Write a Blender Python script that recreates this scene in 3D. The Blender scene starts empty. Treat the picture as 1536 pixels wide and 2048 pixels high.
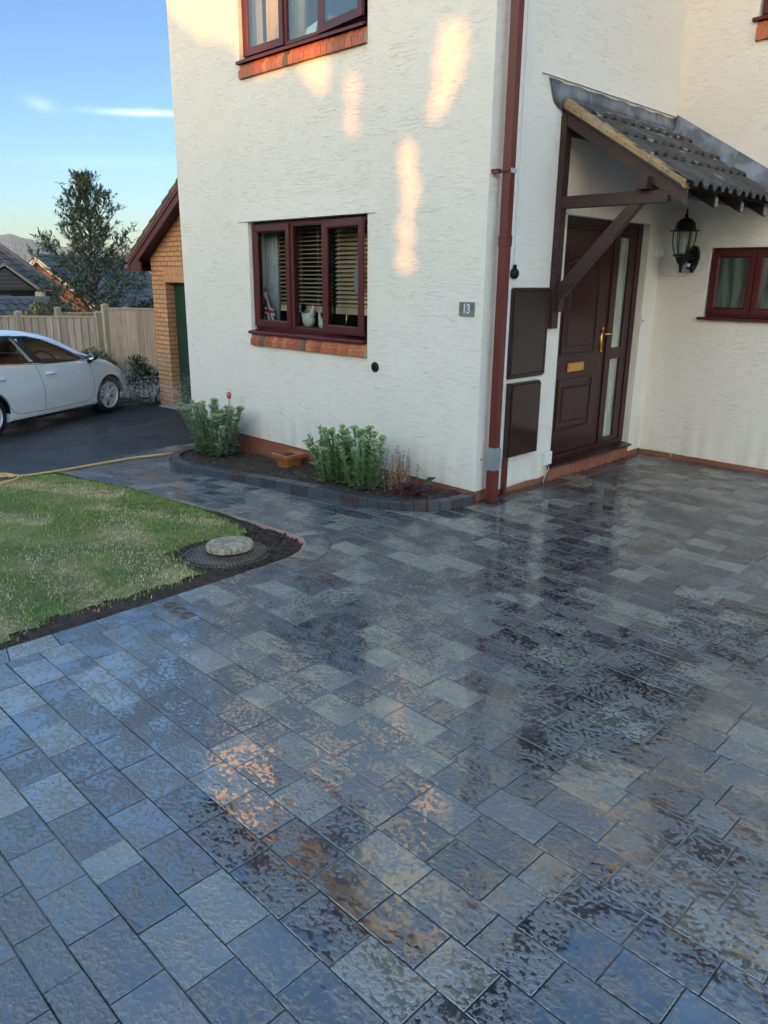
import bpy, math, random
import numpy as np
from mathutils import Vector, Matrix
R = math.radians
random.seed(7); np.random.seed(7)
scn = bpy.context.scene
# ------------------------------------------------------------------ camera
cam_d = bpy.data.cameras.new('camera'); cam = bpy.data.objects.new('camera', cam_d)
scn.collection.objects.link(cam); scn.camera = cam
cam_d.sensor_fit = 'VERTICAL'; cam_d.sensor_height = 24.0; cam_d.lens = 1525 / 2048 * 24.0
cam_d.clip_start = 0.05; cam_d.clip_end = 6000
CR = [[0.7057006, -0.2144674, 0.6752707], [0.708437, 0.1998966, -0.6768739], [0.0101831, 0.956057, 0.2930038]]
cam.matrix_world = Matrix(((CR[0][0], CR[0][1], CR[0][2], 3.6543), (CR[1][0], CR[1][1], CR[1][2], -4.6887), (CR[2][0], CR[2][1], CR[2][2], 1.72), (0, 0, 0, 1)))
# ------------------------------------------------------------------ world, sun, exposure
SUN_AZ = math.atan2(0.50, -0.866); SUN_EL = R(4.2)          # azimuth measured from +Y towards +X
SD = Vector((math.sin(SUN_AZ) * math.cos(SUN_EL), math.cos(SUN_AZ) * math.cos(SUN_EL), math.sin(SUN_EL)))
scn.view_settings.view_transform = 'Standard'; scn.view_settings.look = 'None'
scn.view_settings.exposure = 3.1; scn.view_settings.gamma = 1.0; scn.view_settings.use_curve_mapping = False
w = bpy.data.worlds.new('World'); scn.world = w; w.use_nodes = True
nt = w.node_tree; nt.nodes.clear()
def wn(t, **k):
    n = nt.nodes.new(t)
    for a, b in k.items(): setattr(n, a, b)
    return n
sky = wn('ShaderNodeTexSky', sky_type='NISHITA', sun_disc=False, sun_elevation=SUN_EL, sun_rotation=SUN_AZ, altitude=80.0, air_density=1.0, dust_density=0.6, ozone_density=1.6)
bg = wn('ShaderNodeBackground'); bg.inputs[1].default_value = 0.15
out = wn('ShaderNodeOutputWorld')
tc = wn('ShaderNodeTexCoord')
def wmath(op, a, b=None, c=None):
    n = wn('ShaderNodeMath', operation=op)
    for i, v in enumerate((a, b, c)):
        if v is None: continue
        if isinstance(v, (int, float)): n.inputs[i].default_value = v
        else: nt.links.new(v, n.inputs[i])
    return n.outputs[0]
def wdot(vec):
    n = wn('ShaderNodeVectorMath', operation='DOT_PRODUCT'); nt.links.new(tc.outputs['Generated'], n.inputs[0]); n.inputs[1].default_value = vec
    return n.outputs['Value']
wisp_total = None
for (cd, a, b, tilt, s) in [((-0.8595, 0.4812, 0.1746), 0.050, 0.0032, 0.02, 1.0), ((-0.9080, 0.3802, 0.1757), 0.014, 0.006, -0.2, 0.35), ((-0.875, 0.43, 0.12), 0.09, 0.006, 0.03, 0.12)]:
    cd = Vector(cd).normalized(); rt = cd.cross(Vector((0, 0, 1))).normalized(); up = rt.cross(cd)
    rr = rt * math.cos(tilt) + up * math.sin(tilt); uu = up * math.cos(tilt) - rt * math.sin(tilt)
    noi = wn('ShaderNodeTexNoise'); noi.inputs['Scale'].default_value = 26; noi.inputs['Detail'].default_value = 5
    nt.links.new(tc.outputs['Generated'], noi.inputs['Vector'])
    nn = wmath('MULTIPLY', wmath('SUBTRACT', noi.outputs[0], 0.5), 0.02)
    u = wmath('DIVIDE', wdot(rr), a); v = wmath('DIVIDE', wmath('ADD', wdot(uu), wmath('MULTIPLY', nn, b * 60)), b)
    e = wmath('ADD', wmath('MULTIPLY', u, u), wmath('MULTIPLY', v, v))
    m = wmath('MULTIPLY', wmath('POWER', 2.718, wmath('MULTIPLY', e, -1.0)), s)
    m = wmath('MULTIPLY', m, wmath('GREATER_THAN', wdot(cd), 0.5))
    wisp_total = m if wisp_total is None else wmath('ADD', wisp_total, m)
mix = wn('ShaderNodeMixRGB'); mix.inputs[2].default_value = (2.6, 2.75, 2.7, 1)
nt.links.new(wmath('MULTIPLY', wisp_total, 0.24), mix.inputs[0])
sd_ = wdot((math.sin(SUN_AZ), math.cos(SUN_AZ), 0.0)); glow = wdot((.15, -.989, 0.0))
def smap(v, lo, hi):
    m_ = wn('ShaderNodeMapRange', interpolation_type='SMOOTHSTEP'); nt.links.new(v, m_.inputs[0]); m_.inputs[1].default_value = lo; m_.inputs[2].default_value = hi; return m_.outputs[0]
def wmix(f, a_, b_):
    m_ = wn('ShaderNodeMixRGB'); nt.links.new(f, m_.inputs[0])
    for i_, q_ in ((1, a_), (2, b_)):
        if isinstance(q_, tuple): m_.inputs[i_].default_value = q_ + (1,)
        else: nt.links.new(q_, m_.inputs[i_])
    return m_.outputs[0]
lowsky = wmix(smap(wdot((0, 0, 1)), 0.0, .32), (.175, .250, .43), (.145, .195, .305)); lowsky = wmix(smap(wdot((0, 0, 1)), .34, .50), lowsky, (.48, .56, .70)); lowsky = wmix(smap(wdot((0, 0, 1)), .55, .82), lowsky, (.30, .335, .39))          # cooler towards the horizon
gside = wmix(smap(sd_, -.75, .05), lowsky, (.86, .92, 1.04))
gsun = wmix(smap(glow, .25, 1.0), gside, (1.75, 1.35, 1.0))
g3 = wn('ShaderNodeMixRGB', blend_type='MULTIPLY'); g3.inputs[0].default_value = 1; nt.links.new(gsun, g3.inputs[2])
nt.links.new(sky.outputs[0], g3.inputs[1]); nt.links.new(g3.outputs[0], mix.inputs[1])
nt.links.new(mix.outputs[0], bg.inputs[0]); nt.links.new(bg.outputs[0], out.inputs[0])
sun_d = bpy.data.lights.new('sun', 'SUN'); sun_d.energy = 0.95; sun_d.angle = R(0.5); sun_d.color = (1.0, 0.37, 0.06)
sun = bpy.data.objects.new('sun', sun_d); scn.collection.objects.link(sun)
sun.rotation_euler = SD.to_track_quat('Z', 'Y').to_euler(); sun.location = (10, -20, 12)

# ------------------------------------------------------------------ helpers
def G(x):
    if x >= 0: return 0.0
    if x > -4.5: return 0.056 * x
    if x > -14: return -0.252 + 0.045 * (x + 4.5)
    return -0.68
class MB:
    def __init__(s): s.v = []; s.f = []; s.mi = []; s.col = []; s.cur = 0; s.c = (1, 1, 1)
    def add(s, vs, fs, mi=None):
        o = len(s.v); s.v += [tuple(p) for p in vs]; s.col += [s.c] * len(vs)
        for f in fs: s.f.append(tuple(o + i for i in f)); s.mi.append(s.cur if mi is None else mi)
    def box(s, x0, x1, y0, y1, z0, z1, fn=None):
        if x0 > x1: x0, x1 = x1, x0
        if y0 > y1: y0, y1 = y1, y0
        if z0 > z1: z0, z1 = z1, z0
        vs = [(x, y, z) for z in (z0, z1) for y in (y0, y1) for x in (x0, x1)]
        if fn: vs = [fn(*p) for p in vs]
        s.add(vs, [(0, 2, 3, 1), (4, 5, 7, 6), (0, 1, 5, 4), (2, 6, 7, 3), (0, 4, 6, 2), (1, 3, 7, 5)])
    def prism(s, poly, a, b, fn):          # fn(p, q, t): polygon coords + extrusion
        n = len(poly); vs = [fn(p, q, a) for p, q in poly] + [fn(p, q, b) for p, q in poly]
        s.add(vs, [tuple(range(n)), tuple(range(2 * n - 1, n - 1, -1))] + [(i, i + n, (i + 1) % n + n, (i + 1) % n) for i in range(n)])
    def tube(s, pts, r, n=8, cap=True):
        pts = [Vector(p) for p in pts]; rs = r if isinstance(r, (list, tuple)) else [r] * len(pts)
        vs = []; ref = None
        for i, p in enumerate(pts):
            d = (pts[min(i + 1, len(pts) - 1)] - pts[max(i - 1, 0)])
            if d.length < 1e-9: d = Vector((0, 0, 1))
            d.normalize()
            if ref is None: ref = d.orthogonal().normalized()
            ref = (ref - d * ref.dot(d))
            if ref.length < 1e-6: ref = d.orthogonal()
            ref.normalize(); q = d.cross(ref)
            vs += [p + (ref * math.cos(2 * math.pi * k / n) + q * math.sin(2 * math.pi * k / n)) * rs[i] for k in range(n)]
        fs = [(i * n + k, i * n + (k + 1) % n, (i + 1) * n + (k + 1) % n, (i + 1) * n + k) for i in range(len(pts) - 1) for k in range(n)]
        if cap: fs += [tuple(range(n - 1, -1, -1)), tuple((len(pts) - 1) * n + k for k in range(n))]
        s.add(vs, fs)
    def lathe(s, prof, c, n=24, ax='z', ph=0.0, fn=None):      # prof: (radius, height)
        vs = []
        for r, h in prof:
            for k in range(n):
                a = 2 * math.pi * k / n + ph; x, y = r * math.cos(a), r * math.sin(a)
                p = (x, y, h) if ax == 'z' else ((x, h, y) if ax == 'y' else (h, x, y))
                if fn: p = fn(*p)
                vs.append((c[0] + p[0], c[1] + p[1], c[2] + p[2]))
        m = len(prof)
        fs = [(i * n + k, i * n + (k + 1) % n, (i + 1) * n + (k + 1) % n, (i + 1) * n + k) for i in range(m - 1) for k in range(n)]
        fs += [tuple(range(n - 1, -1, -1)), tuple((m - 1) * n + k for k in range(n))]
        s.add(vs, fs)
    def ball(s, c, rx, ry=None, rz=None, n=12, m=8):
        ry = ry or rx; rz = rz or rx
        s.lathe([(max(1e-4, math.sin(math.pi * i / m)), -math.cos(math.pi * i / m)) for i in range(m + 1)], c, n, fn=lambda x, y, z: (x * rx, y * ry, z * rz))
    def leaf(s, p, d, L, W, fold=0.25, up=None):
        p = Vector(p); d = Vector(d).normalized(); up = Vector(up or (0, 0, 1)); sd = d.cross(up)
        if sd.length < 1e-3: sd = d.orthogonal()
        sd.normalize(); nn = sd.cross(d)
        a = p + d * L * .45
        s.add([p, a + sd * W / 2 + nn * W * fold, p + d * L, a - sd * W / 2 + nn * W * fold, a], [(0, 1, 4), (1, 2, 4), (2, 3, 4), (3, 0, 4)])
    def build(s, name, mats, parent=None, off=None, smooth=False, bevel=0, wcol=False, solid=0, auto=None):
        me = bpy.data.meshes.new(name)
        top = parent is None
        if off is None:
            if parent is not None: off = Vector(parent.get('_off', (0, 0, 0)))
            else:
                A = np.array(s.v); off = Vector(((A[:, 0].min() + A[:, 0].max()) / 2, (A[:, 1].min() + A[:, 1].max()) / 2, A[:, 2].min()))
        off = Vector(off); A = np.array(s.v, dtype=float) - np.array(off)
        me.from_pydata(A.tolist(), [], s.f)
        if not isinstance(mats, (list, tuple)): mats = [mats]
        for m in mats: me.materials.append(m)
        me.polygons.foreach_set('material_index', s.mi)
        if smooth: me.polygons.foreach_set('use_smooth', [True] * len(s.f))
        if wcol:
            ca = me.color_attributes.new('bcol', 'FLOAT_COLOR', 'POINT')
            ca.data.foreach_set('color', np.hstack([np.array(s.col, dtype=float), np.ones((len(s.col), 1))]).ravel())
        me.update()
        o = bpy.data.objects.new(name, me); scn.collection.objects.link(o)
        if parent is not None: o.parent = parent
        if top: o.location = off
        o['_off'] = tuple(off)
        if auto:
            me.polygons.foreach_set('use_smooth', [True] * len(s.f)); me.set_sharp_from_angle(angle=R(auto))
        if solid:
            md = o.modifiers.new('solid', 'SOLIDIFY'); md.thickness = solid; md.offset = -1
        if bevel:
            md = o.modifiers.new('bevel', 'BEVEL'); md.width = bevel; md.segments = 2; md.limit_method = 'ANGLE'; md.angle_limit = R(40); md.harden_normals = False
        return o
def empty(name, loc=(0, 0, 0), off=None, rz=0):
    o = bpy.data.objects.new(name, None); scn.collection.objects.link(o); o.location = loc; o.rotation_euler = (0, 0, rz)
    o.empty_display_size = 0.2
    o['_off'] = tuple(loc if off is None else off)
    return o
def tag(o, label=None, cat=None, group=None, kind=None):
    if label: o['label'] = label
    if cat: o['category'] = cat
    if group: o['group'] = group
    if kind: o['kind'] = kind
    return o
def text_mesh(txt, size, name, mat, M, parent, ext=0.001, off=None, bold=0.0):
    cu = bpy.data.curves.new(name, 'FONT'); cu.body = txt; cu.size = size; cu.extrude = ext; cu.align_x = 'CENTER'; cu.align_y = 'CENTER'; cu.offset = bold
    to = bpy.data.objects.new(name + '_src', cu); scn.collection.objects.link(to)
    dg = bpy.context.evaluated_depsgraph_get(); dg.update()
    me = bpy.data.meshes.new_from_object(to.evaluated_get(dg)); bpy.data.objects.remove(to)
    me.materials.clear(); me.materials.append(mat)
    me.transform(Matrix.Translation(-Vector(off)) @ M)
    o = bpy.data.objects.new(name, me); scn.collection.objects.link(o); o.parent = parent; o['_off'] = tuple(off)
    return o

# ------------------------------------------------------------------ materials
class NB:
    def __init__(s, name):
        s.m = bpy.data.materials.new(name); s.m.use_nodes = True; s.t = s.m.node_tree; s.t.nodes.clear()
        s.out = s.t.nodes.new('ShaderNodeOutputMaterial'); s.geo = s.t.nodes.new('ShaderNodeNewGeometry')
        s.P = s.geo.outputs['Position']
    def n(s, t, ins=None, **k):
        nd = s.t.nodes.new(t)
        for a, b in k.items(): setattr(nd, a, b)
        for a, b in (ins or {}).items(): s.set(nd.inputs[a], b)
        return nd
    def set(s, sock, b):
        if isinstance(b, bpy.types.NodeSocket): s.t.links.new(b, sock)
        else:
            if isinstance(b, tuple) and len(b) == 3 and sock.type == 'RGBA': b = b + (1,)
            sock.default_value = b
    def math(s, op, a, b=0.0, c=0.0, clamp=False):
        nd = s.n('ShaderNodeMath', {0: a, 1: b, 2: c}, operation=op); nd.use_clamp = clamp; return nd.outputs[0]
    def noise(s, scale, detail=3, vec=None, rough=.5, dist=0.0):
        return s.n('ShaderNodeTexNoise', {'Vector': vec if vec is not None else s.P, 'Scale': scale, 'Detail': detail, 'Roughness': rough, 'Distortion': dist}).outputs[0]
    def map(s, scale=(1, 1, 1), rot=(0, 0, 0), vec=None):
        return s.n('ShaderNodeMapping', {'Vector': vec if vec is not None else s.P, 'Scale': scale, 'Rotation': rot}).outputs[0]
    def ramp(s, fac, lo, hi, a=0.0, b=1.0):
        return s.n('ShaderNodeMapRange', {0: fac, 1: lo, 2: hi, 3: a, 4: b}).outputs[0]
    def mixc(s, fac, a, b, mode='MIX'):
        nd = s.n('ShaderNodeMixRGB', {0: fac, 1: a, 2: b}, blend_type=mode); return nd.outputs[0]
    def attr(s, name='bcol'): return s.n('ShaderNodeAttribute', attribute_name=name).outputs[0]
    def bump(s, h, dist=.01, strength=1.0, prev=None):
        d = {'Height': h, 'Distance': dist, 'Strength': strength}
        if prev is not None: d['Normal'] = prev
        return s.n('ShaderNodeBump', d).outputs[0]
    def uv(s):        # along-wall coordinate, height (for axis-aligned walls)
        sp = s.n('ShaderNodeSeparateXYZ', {0: s.P}); return s.n('ShaderNodeCombineXYZ', {0: s.math('ADD', sp.outputs[0], sp.outputs[1]), 1: sp.outputs[2], 2: 0.0}).outputs[0]
    def fin(s, base, rough=.5, metal=0.0, bump=None, spec=.5, coat=0.0, trans=0.0, ior=1.45, sss=0.0, **ex):
        b = s.n('ShaderNodeBsdfPrincipled', {'Base Color': base, 'Roughness': rough, 'Metallic': metal, 'Specular IOR Level': spec, 'Coat Weight': coat, 'Transmission Weight': trans, 'IOR': ior})
        if bump is not None: s.set(b.inputs['Normal'], bump)
        for k, v in ex.items(): s.set(b.inputs[k], v)
        s.t.links.new(b.outputs[0], s.out.inputs[0]); return s.m
MATS = {}
def pm(name, col, rough=.5, var=.25, vs=6.0, bump=0.0, bs=60.0, **k):
    if name in MATS: return MATS[name]
    b = NB(name); n1 = b.noise(vs, 4); n2 = b.noise(vs * 7, 2)
    f = b.math('ADD', b.math('MULTIPLY', b.math('SUBTRACT', n1, .5), var * 2), b.math('MULTIPLY', b.math('SUBTRACT', n2, .5), var))
    c = b.mixc(1.0, col, b.n('ShaderNodeCombineXYZ', {0: b.math('ADD', f, 1), 1: b.math('ADD', f, 1), 2: b.math('ADD', f, 1)}).outputs[0], 'MULTIPLY')
    bm = b.bump(b.noise(bs, 3), bump) if bump else None
    MATS[name] = b.fin(c, rough, bump=bm, **k); return MATS[name]

def render_mat(name, col):
    b = NB(name); uv = b.uv()
    # short raked ridges of bark-effect render
    wob = b.noise(3.0, 2, vec=uv)
    m1 = b.map((8.5, 82, 1), (0, 0, R(4)), uv); n1 = b.noise(1.0, 2, vec=m1, dist=.6)
    m2 = b.map((15, 140, 1), (0, 0, R(-7)), uv); n2 = b.noise(1.0, 2, vec=m2, dist=.4)
    mask = b.ramp(b.noise(4.0, 4, vec=uv), .36, .66)
    r1 = b.ramp(n1, .585, .65); r2 = b.ramp(n2, .62, .68)
    n3 = b.noise(34, 4, vec=uv); n4 = b.noise(9, 3, vec=uv)
    h = b.math('ADD', b.math('MULTIPLY', r1, b.math('ADD', b.math('MULTIPLY', mask, .8), .10)), b.math('MULTIPLY', r2, .35))
    h = b.math('ADD', b.math('MULTIPLY', h, 1.0), b.math('ADD', b.math('MULTIPLY', n3, .45), b.math('MULTIPLY', n4, .9)))
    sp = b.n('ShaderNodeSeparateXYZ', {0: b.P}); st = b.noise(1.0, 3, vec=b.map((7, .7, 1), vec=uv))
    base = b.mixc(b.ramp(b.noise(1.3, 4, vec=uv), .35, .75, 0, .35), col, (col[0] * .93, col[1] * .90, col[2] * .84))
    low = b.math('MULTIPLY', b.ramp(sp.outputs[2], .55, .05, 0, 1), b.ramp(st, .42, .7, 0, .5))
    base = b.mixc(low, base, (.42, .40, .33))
    base = b.mixc(b.math('MULTIPLY', b.ramp(b.noise(26, 2, vec=uv), .70, .78), .25), base, (.5, .46, .38))
    return b.fin(base, .75, bump=b.bump(h, .0048, .8), spec=.3)
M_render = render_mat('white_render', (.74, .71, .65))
def brick_mat(name, c1, c2, mortar, scale=1.0, soldier=False, bw=.225, bh=.075, rough=.75, ms=.006):
    b = NB(name); uv = b.uv()
    if soldier: uv = b.map((1, 1, 1), (0, 0, R(90)), uv)
    t = b.n('ShaderNodeTexBrick', {'Vector': uv, 'Color1': c1, 'Color2': c2, 'Mortar': mortar, 'Scale': 1.0, 'Mortar Size': ms, 'Mortar Smooth': .2, 'Bias': 0.0, 'Brick Width': bw, 'Row Height': bh})
    c = b.mixc(b.ramp(b.noise(14, 5), .3, .75, 0, .55), t.outputs[0], tuple(x * .62 for x in c1))
    c = b.mixc(b.ramp(b.noise(2.2, 4), .5, .75, 0, .4), c, (.30, .27, .22))
    h = b.math('ADD', b.math('MULTIPLY', t.outputs[1], -1.0), b.math('MULTIPLY', b.noise(70, 3), .5))
    return b.fin(c, rough, bump=b.bump(h, .006), spec=.3)
M_plinth = brick_mat('red_brick', (.34, .115, .06), (.26, .095, .055), (.20, .15, .12), rough=.5)
M_soldier = brick_mat('red_brick_on_end', (.30, .10, .055), (.24, .085, .05), (.13, .07, .05), soldier=True, bw=.5)
M_yellowbrick = brick_mat('buff_brick', (.62, .32, .15), (.50, .25, .11), (.20, .11, .06), ms=.010)
M_ybsoldier = brick_mat('buff_brick_on_end', (.58, .29, .13), (.50, .25, .11), (.34, .20, .11), soldier=True, bw=.5)
def attr_mat(name, rough=.5, bump=.0, bs=60, spec=.4, var=.3, vs=20, **k):
    b = NB(name); n1 = b.noise(vs, 4); f = b.math('ADD', b.math('MULTIPLY', b.math('SUBTRACT', n1, .5), var * 2), 1)
    c = b.mixc(1.0, b.attr(), b.n('ShaderNodeCombineXYZ', {0: f, 1: f, 2: f}).outputs[0], 'MULTIPLY')
    return b.fin(c, rough, bump=b.bump(b.noise(bs, 3), bump) if bump else None, spec=spec, **k)
M_sillbrick = attr_mat('sill_brick', .45, .0025, 80)
M_leafy = attr_mat('leaf', .5, 0, spec=.35, var=.2)
M_grass = attr_mat('grass_blade', .55, 0, spec=.25, var=.1)
M_slate_tiles = attr_mat('concrete_tile', .7, .004, 70, var=.5, vs=14)
def upvc(name, col, rough=.32):
    b = NB(name); g = b.noise(1.0, 3, vec=b.map((60, 60, 3)))
    c = b.mixc(b.ramp(g, .35, .7, 0, .5), col, tuple(x * .6 for x in col))
    return b.fin(c, rough, bump=b.bump(g, .0008), spec=.5)
M_maroon = upvc('maroon_upvc', (.080, .008, .009), .42)
M_doorfoil = upvc('maroon_door', (.032, .007, .007), .30)
M_pipe = upvc('brown_pipe', (.115, .020, .017), .42)
M_meter = pm('brown_meter_plastic', (.030, .018, .013), .28, .1, bump=.0006, bs=200)
M_metergloss = pm('gloss_meter_plastic', (.030, .012, .009), .10, .08)
def wood_mat(name, col, rough=.5, axis='x', dark=.55, gs=1.0, per=False):
    b = NB(name); sc = {'x': (2, 40, 40), 'y': (40, 2, 40), 'z': (40, 40, 2)}[axis]
    g = b.noise(gs, 4, vec=b.map(sc), dist=.5); k = b.noise(5, 2)
    c = b.mixc(b.ramp(g, .3, .75, 0, 1), col, tuple(x * dark for x in col)); c = b.mixc(b.ramp(k, .6, .8, 0, .4), c, tuple(x * .5 for x in col))
    ri = b.math('ADD', b.math('MULTIPLY', b.geo.outputs['Random Per Island'], .34), .80); c = b.mixc(1.0, c, b.n('ShaderNodeCombineXYZ', {0: ri, 1: ri, 2: ri}).outputs[0], 'MULTIPLY') if per else c
    return b.fin(c, rough, bump=b.bump(g, .002), spec=.4)
M_timber = wood_mat('stained_timber', (.052, .028, .025), .5)
M_fence = wood_mat('fence_board', (.36, .31, .255), .85, 'z', .6, per=True)
M_fence2 = wood_mat('tall_fence_board', (.42, .34, .27), .85, 'z', .55, per=True)
M_fpost = wood_mat('fence_post', (.40, .34, .24), .85, 'z', .65)
M_brass = pm('brass', (.72, .42, .11), .22, .1, metal=1.0)
M_black = pm('black_metal', (.006, .006, .006), .42, .2, spec=.3)
M_white = pm('white_plastic', (.70, .71, .70), .4, .06)
M_lead = None
def lead_mat():
    b = NB('lead_sheet'); n1 = b.noise(6, 5, dist=.4); n2 = b.noise(2.5, 3)
    sp = b.n('ShaderNodeSeparateXYZ', {0: b.P}); st = b.noise(1.0, 3, vec=b.map((20, 20, 3)))
    c = b.mixc(b.ramp(n1, .42, .6), (.10, .115, .14), (.20, .225, .26)); c = b.mixc(b.ramp(st, .6, .72, 0, .5), c, (.5, .5, .47))
    return b.fin(c, .5, metal=.25, bump=b.bump(n2, .012))
M_lead = lead_mat()
def mortar_mat():
    b = NB('lichen_mortar'); n = b.noise(16, 6); n2 = b.noise(5, 3)
    c = b.mixc(b.ramp(n, .45, .62), (.30, .205, .095), (.17, .13, .085)); c = b.mixc(b.ramp(n2, .5, .7, 0, .7), c, (.30, .25, .18)); c = b.mixc(b.ramp(b.noise(45, 3), .62, .7, 0, .8), c, (.05, .04, .03))
    return b.fin(c, .8, bump=b.bump(n, .008))
M_mortar = mortar_mat()
def glass_mat(name='window_glass', tint=(.86, .9, .9), rough=.0, refl=(1, 1, 1), bumpd=0):
    b = NB(name); fr = b.n('ShaderNodeLayerWeight', {'Blend': .5}); tr = b.n('ShaderNodeBsdfTransparent', {0: tint}); gl = b.n('ShaderNodeBsdfGlossy', {0: refl, 1: rough})
    if bumpd: b.set(gl.inputs['Normal'], b.bump(b.noise(3, 2), bumpd))
    f2 = b.math('ADD', b.math('MULTIPLY', b.math('POWER', fr.outputs[1], 4.2), .95), .05, clamp=True)
    mx = b.n('ShaderNodeMixShader', {0: f2, 1: tr.outputs[0], 2: gl.outputs[0]}); b.t.links.new(mx.outputs[0], b.out.inputs[0]); return b.m
M_glass = glass_mat()
M_frost = None
def frosted():
    b = NB('obscured_glass'); h = b.noise(45, 3, dist=.7)
    return b.fin(b.mixc(b.ramp(b.noise(3.0, 2, vec=b.map((6, 6, 1))), .4, .65), (.20, .25, .22), (.33, .38, .34)), .16, bump=b.bump(h, .003), spec=.7, trans=.35)
M_frost = frosted()
def obs2():
    b = NB('stippled_glass'); h = b.noise(60, 3, dist=.7); f = b.noise(2.0, 2, vec=b.map((9, 9, .8)))
    return b.fin(b.mixc(b.ramp(f, .42, .6), (.025, .035, .03), (.10, .13, .11)), .12, bump=b.bump(h, .0018), spec=.6)
M_obs = obs2()

# paving: wet riven blocks, water standing in the hollows
def paving_mat():
    b = NB('wet_riven_paving'); a = b.attr()
    m = b.map((1.0, 1.25, 1), (0, 0, R(12)))
    n1 = b.noise(50, 5, vec=m, rough=.62, dist=.35); n2 = b.noise(7, 3, vec=m, dist=.4); n3 = b.noise(70, 3, rough=.6)
    pool = b.ramp(b.noise(1.1, 3), .38, .68)                    # how much water lies there
    h0 = b.math('ADD', b.math('MULTIPLY', n1, 1.0), b.math('MULTIPLY', n2, .55))
    lev = b.math('ADD', b.math('MULTIPLY', pool, .10), .72)
    dry = b.math('SUBTRACT', h0, lev)
    wet = b.ramp(dry, -.012, .03)                                # 0 = water film, 1 = stone standing proud
    h = b.math('MULTIPLY', b.math('MAXIMUM', dry, 0.0), 1.0)
    rip = b.noise(11, 2, vec=b.map((1, 1.5, 1), (0, 0, R(-35))), dist=.3)
    hh = b.math('ADD', h, b.math('ADD', b.math('MULTIPLY', b.math('MULTIPLY', n3, wet), .045), b.math('MULTIPLY', rip, .13)))
    nrm = b.bump(hh, .0135, 1.0)
    sp = b.ramp(b.noise(160, 2), .60, .72, 0, .5)
    f = b.math('ADD', b.math('MULTIPLY', b.math('SUBTRACT', b.noise(9, 5), .5), .7), 1)
    c = b.mixc(1.0, a, b.n('ShaderNodeCombineXYZ', {0: f, 1: f, 2: f}).outputs[0], 'MULTIPLY')
    c = b.mixc(b.ramp(b.noise(4.5, 4), .52, .66, 0, .32), c, (.095, .097, .088)); c = b.mixc(b.ramp(b.noise(3.1, 3, dist=.6), .55, .68, 0, .36), c, (.020, .024, .032))
    c = b.mixc(b.math('MULTIPLY', sp, .45), c, (.20, .21, .20))
    c = b.mixc(b.ramp(wet, 0, 1, .3, 0), c, (.008, .010, .013))
    damp = b.ramp(b.noise(.55, 3), .45, .62); rough = b.math('ADD', b.ramp(wet, 0, 1, .06, .12), b.math('MULTIPLY', damp, .07))
    return b.fin(c, rough, bump=nrm, spec=.72, ior=2.5)
M_paving = paving_mat()
def joint_mat():
    b = NB('joint_sand'); n = b.noise(1.3, 3); c = b.mixc(b.ramp(n, .42, .60), (.040, .040, .040), (.26, .215, .16)); c = b.mixc(b.ramp(b.noise(90, 2), .55, .7, 0, .6), c, (.03, .03, .03))
    return b.fin(c, .85, bump=b.bump(b.noise(200, 2), .003), spec=.2)
M_joint = joint_mat()
def kerb_mat():
    b = NB('charcoal_kerb_block'); c = b.mixc(b.ramp(b.noise(9, 4), .55, .75, 0, .35), b.attr(), (.055, .028, .024)); 
    return b.fin(c, b.ramp(b.noise(12, 3), .3, .7, .22, .5), bump=b.bump(b.noise(55, 4), .0035), spec=.5)
M_kerb = kerb_mat()
def tarmac_mat():
    b = NB('damp_tarmac'); v = b.n('ShaderNodeTexVoronoi', {'Vector': b.P, 'Scale': 110.0}); n = b.noise(1.0, 4); n2 = b.noise(4.0, 4)
    c = b.mixc(b.ramp(v.outputs[0], .1, .6), (.055, .055, .060), (.016, .016, .018)); c = b.mixc(b.ramp(n2, .5, .7, 0, .35), c, (.075, .070, .065))
    return b.fin(c, b.ramp(n, .35, .65, .17, .5), bump=b.bump(b.math('ADD', v.outputs[0], b.math('MULTIPLY', n2, .6)), .006), spec=.5)
M_tarmac = tarmac_mat()
def soil_mat(name='dark_soil', c1=(.030, .018, .012), c2=(.085, .052, .036)):
    b = NB(name); n = b.noise(22, 6, rough=.65); c = b.mixc(b.ramp(n, .4, .68), c1, c2); c = b.mixc(b.ramp(b.noise(75, 2), .68, .75), c, (.22, .16, .11))
    return b.fin(c, .8, bump=b.bump(b.math('ADD', n, b.math('MULTIPLY', b.noise(70, 3), .4)), .03))
M_soil = soil_mat()
M_haunch = pm('pink_mortar_haunch', (.38, .21, .15), .8, .35, bump=.01, bs=70)
def lawn_mat():
    b = NB('lawn_thatch'); n = b.noise(2.3, 4); n2 = b.noise(40, 4)
    c = b.mixc(b.ramp(n, .45, .65, .1, .75), (.09, .13, .035), (.40, .32, .15)); c = b.mixc(b.ramp(n2, .45, .7, 0, .6), c, (.03, .028, .015)); return b.fin(c, .9, bump=b.bump(n2, .02))
M_lawn = lawn_mat()
M_gravel = None
def gravel_mat():
    b = NB('shingle'); v = b.n('ShaderNodeTexVoronoi', {'Vector': b.P, 'Scale': 28.0}); c = b.mixc(b.ramp(v.outputs[0], .05, .6), b.mixc(.5, v.outputs[1], (.30, .25, .21)), (.04, .035, .03)); return b.fin(c, .8, bump=b.bump(v.outputs[0], -.02))
M_gravel = gravel_mat()
def land_mat():
    b = NB('farmland'); n = b.noise(.006, 3); n2 = b.noise(.03, 3)
    c = b.mixc(b.ramp(n, .45, .55), (.13, .12, .055), (.20, .17, .09)); c = b.mixc(b.ramp(n2, .55, .7, 0, .6), c, (.06, .075, .03)); return b.fin(c, .9)
M_land = land_mat()

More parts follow.
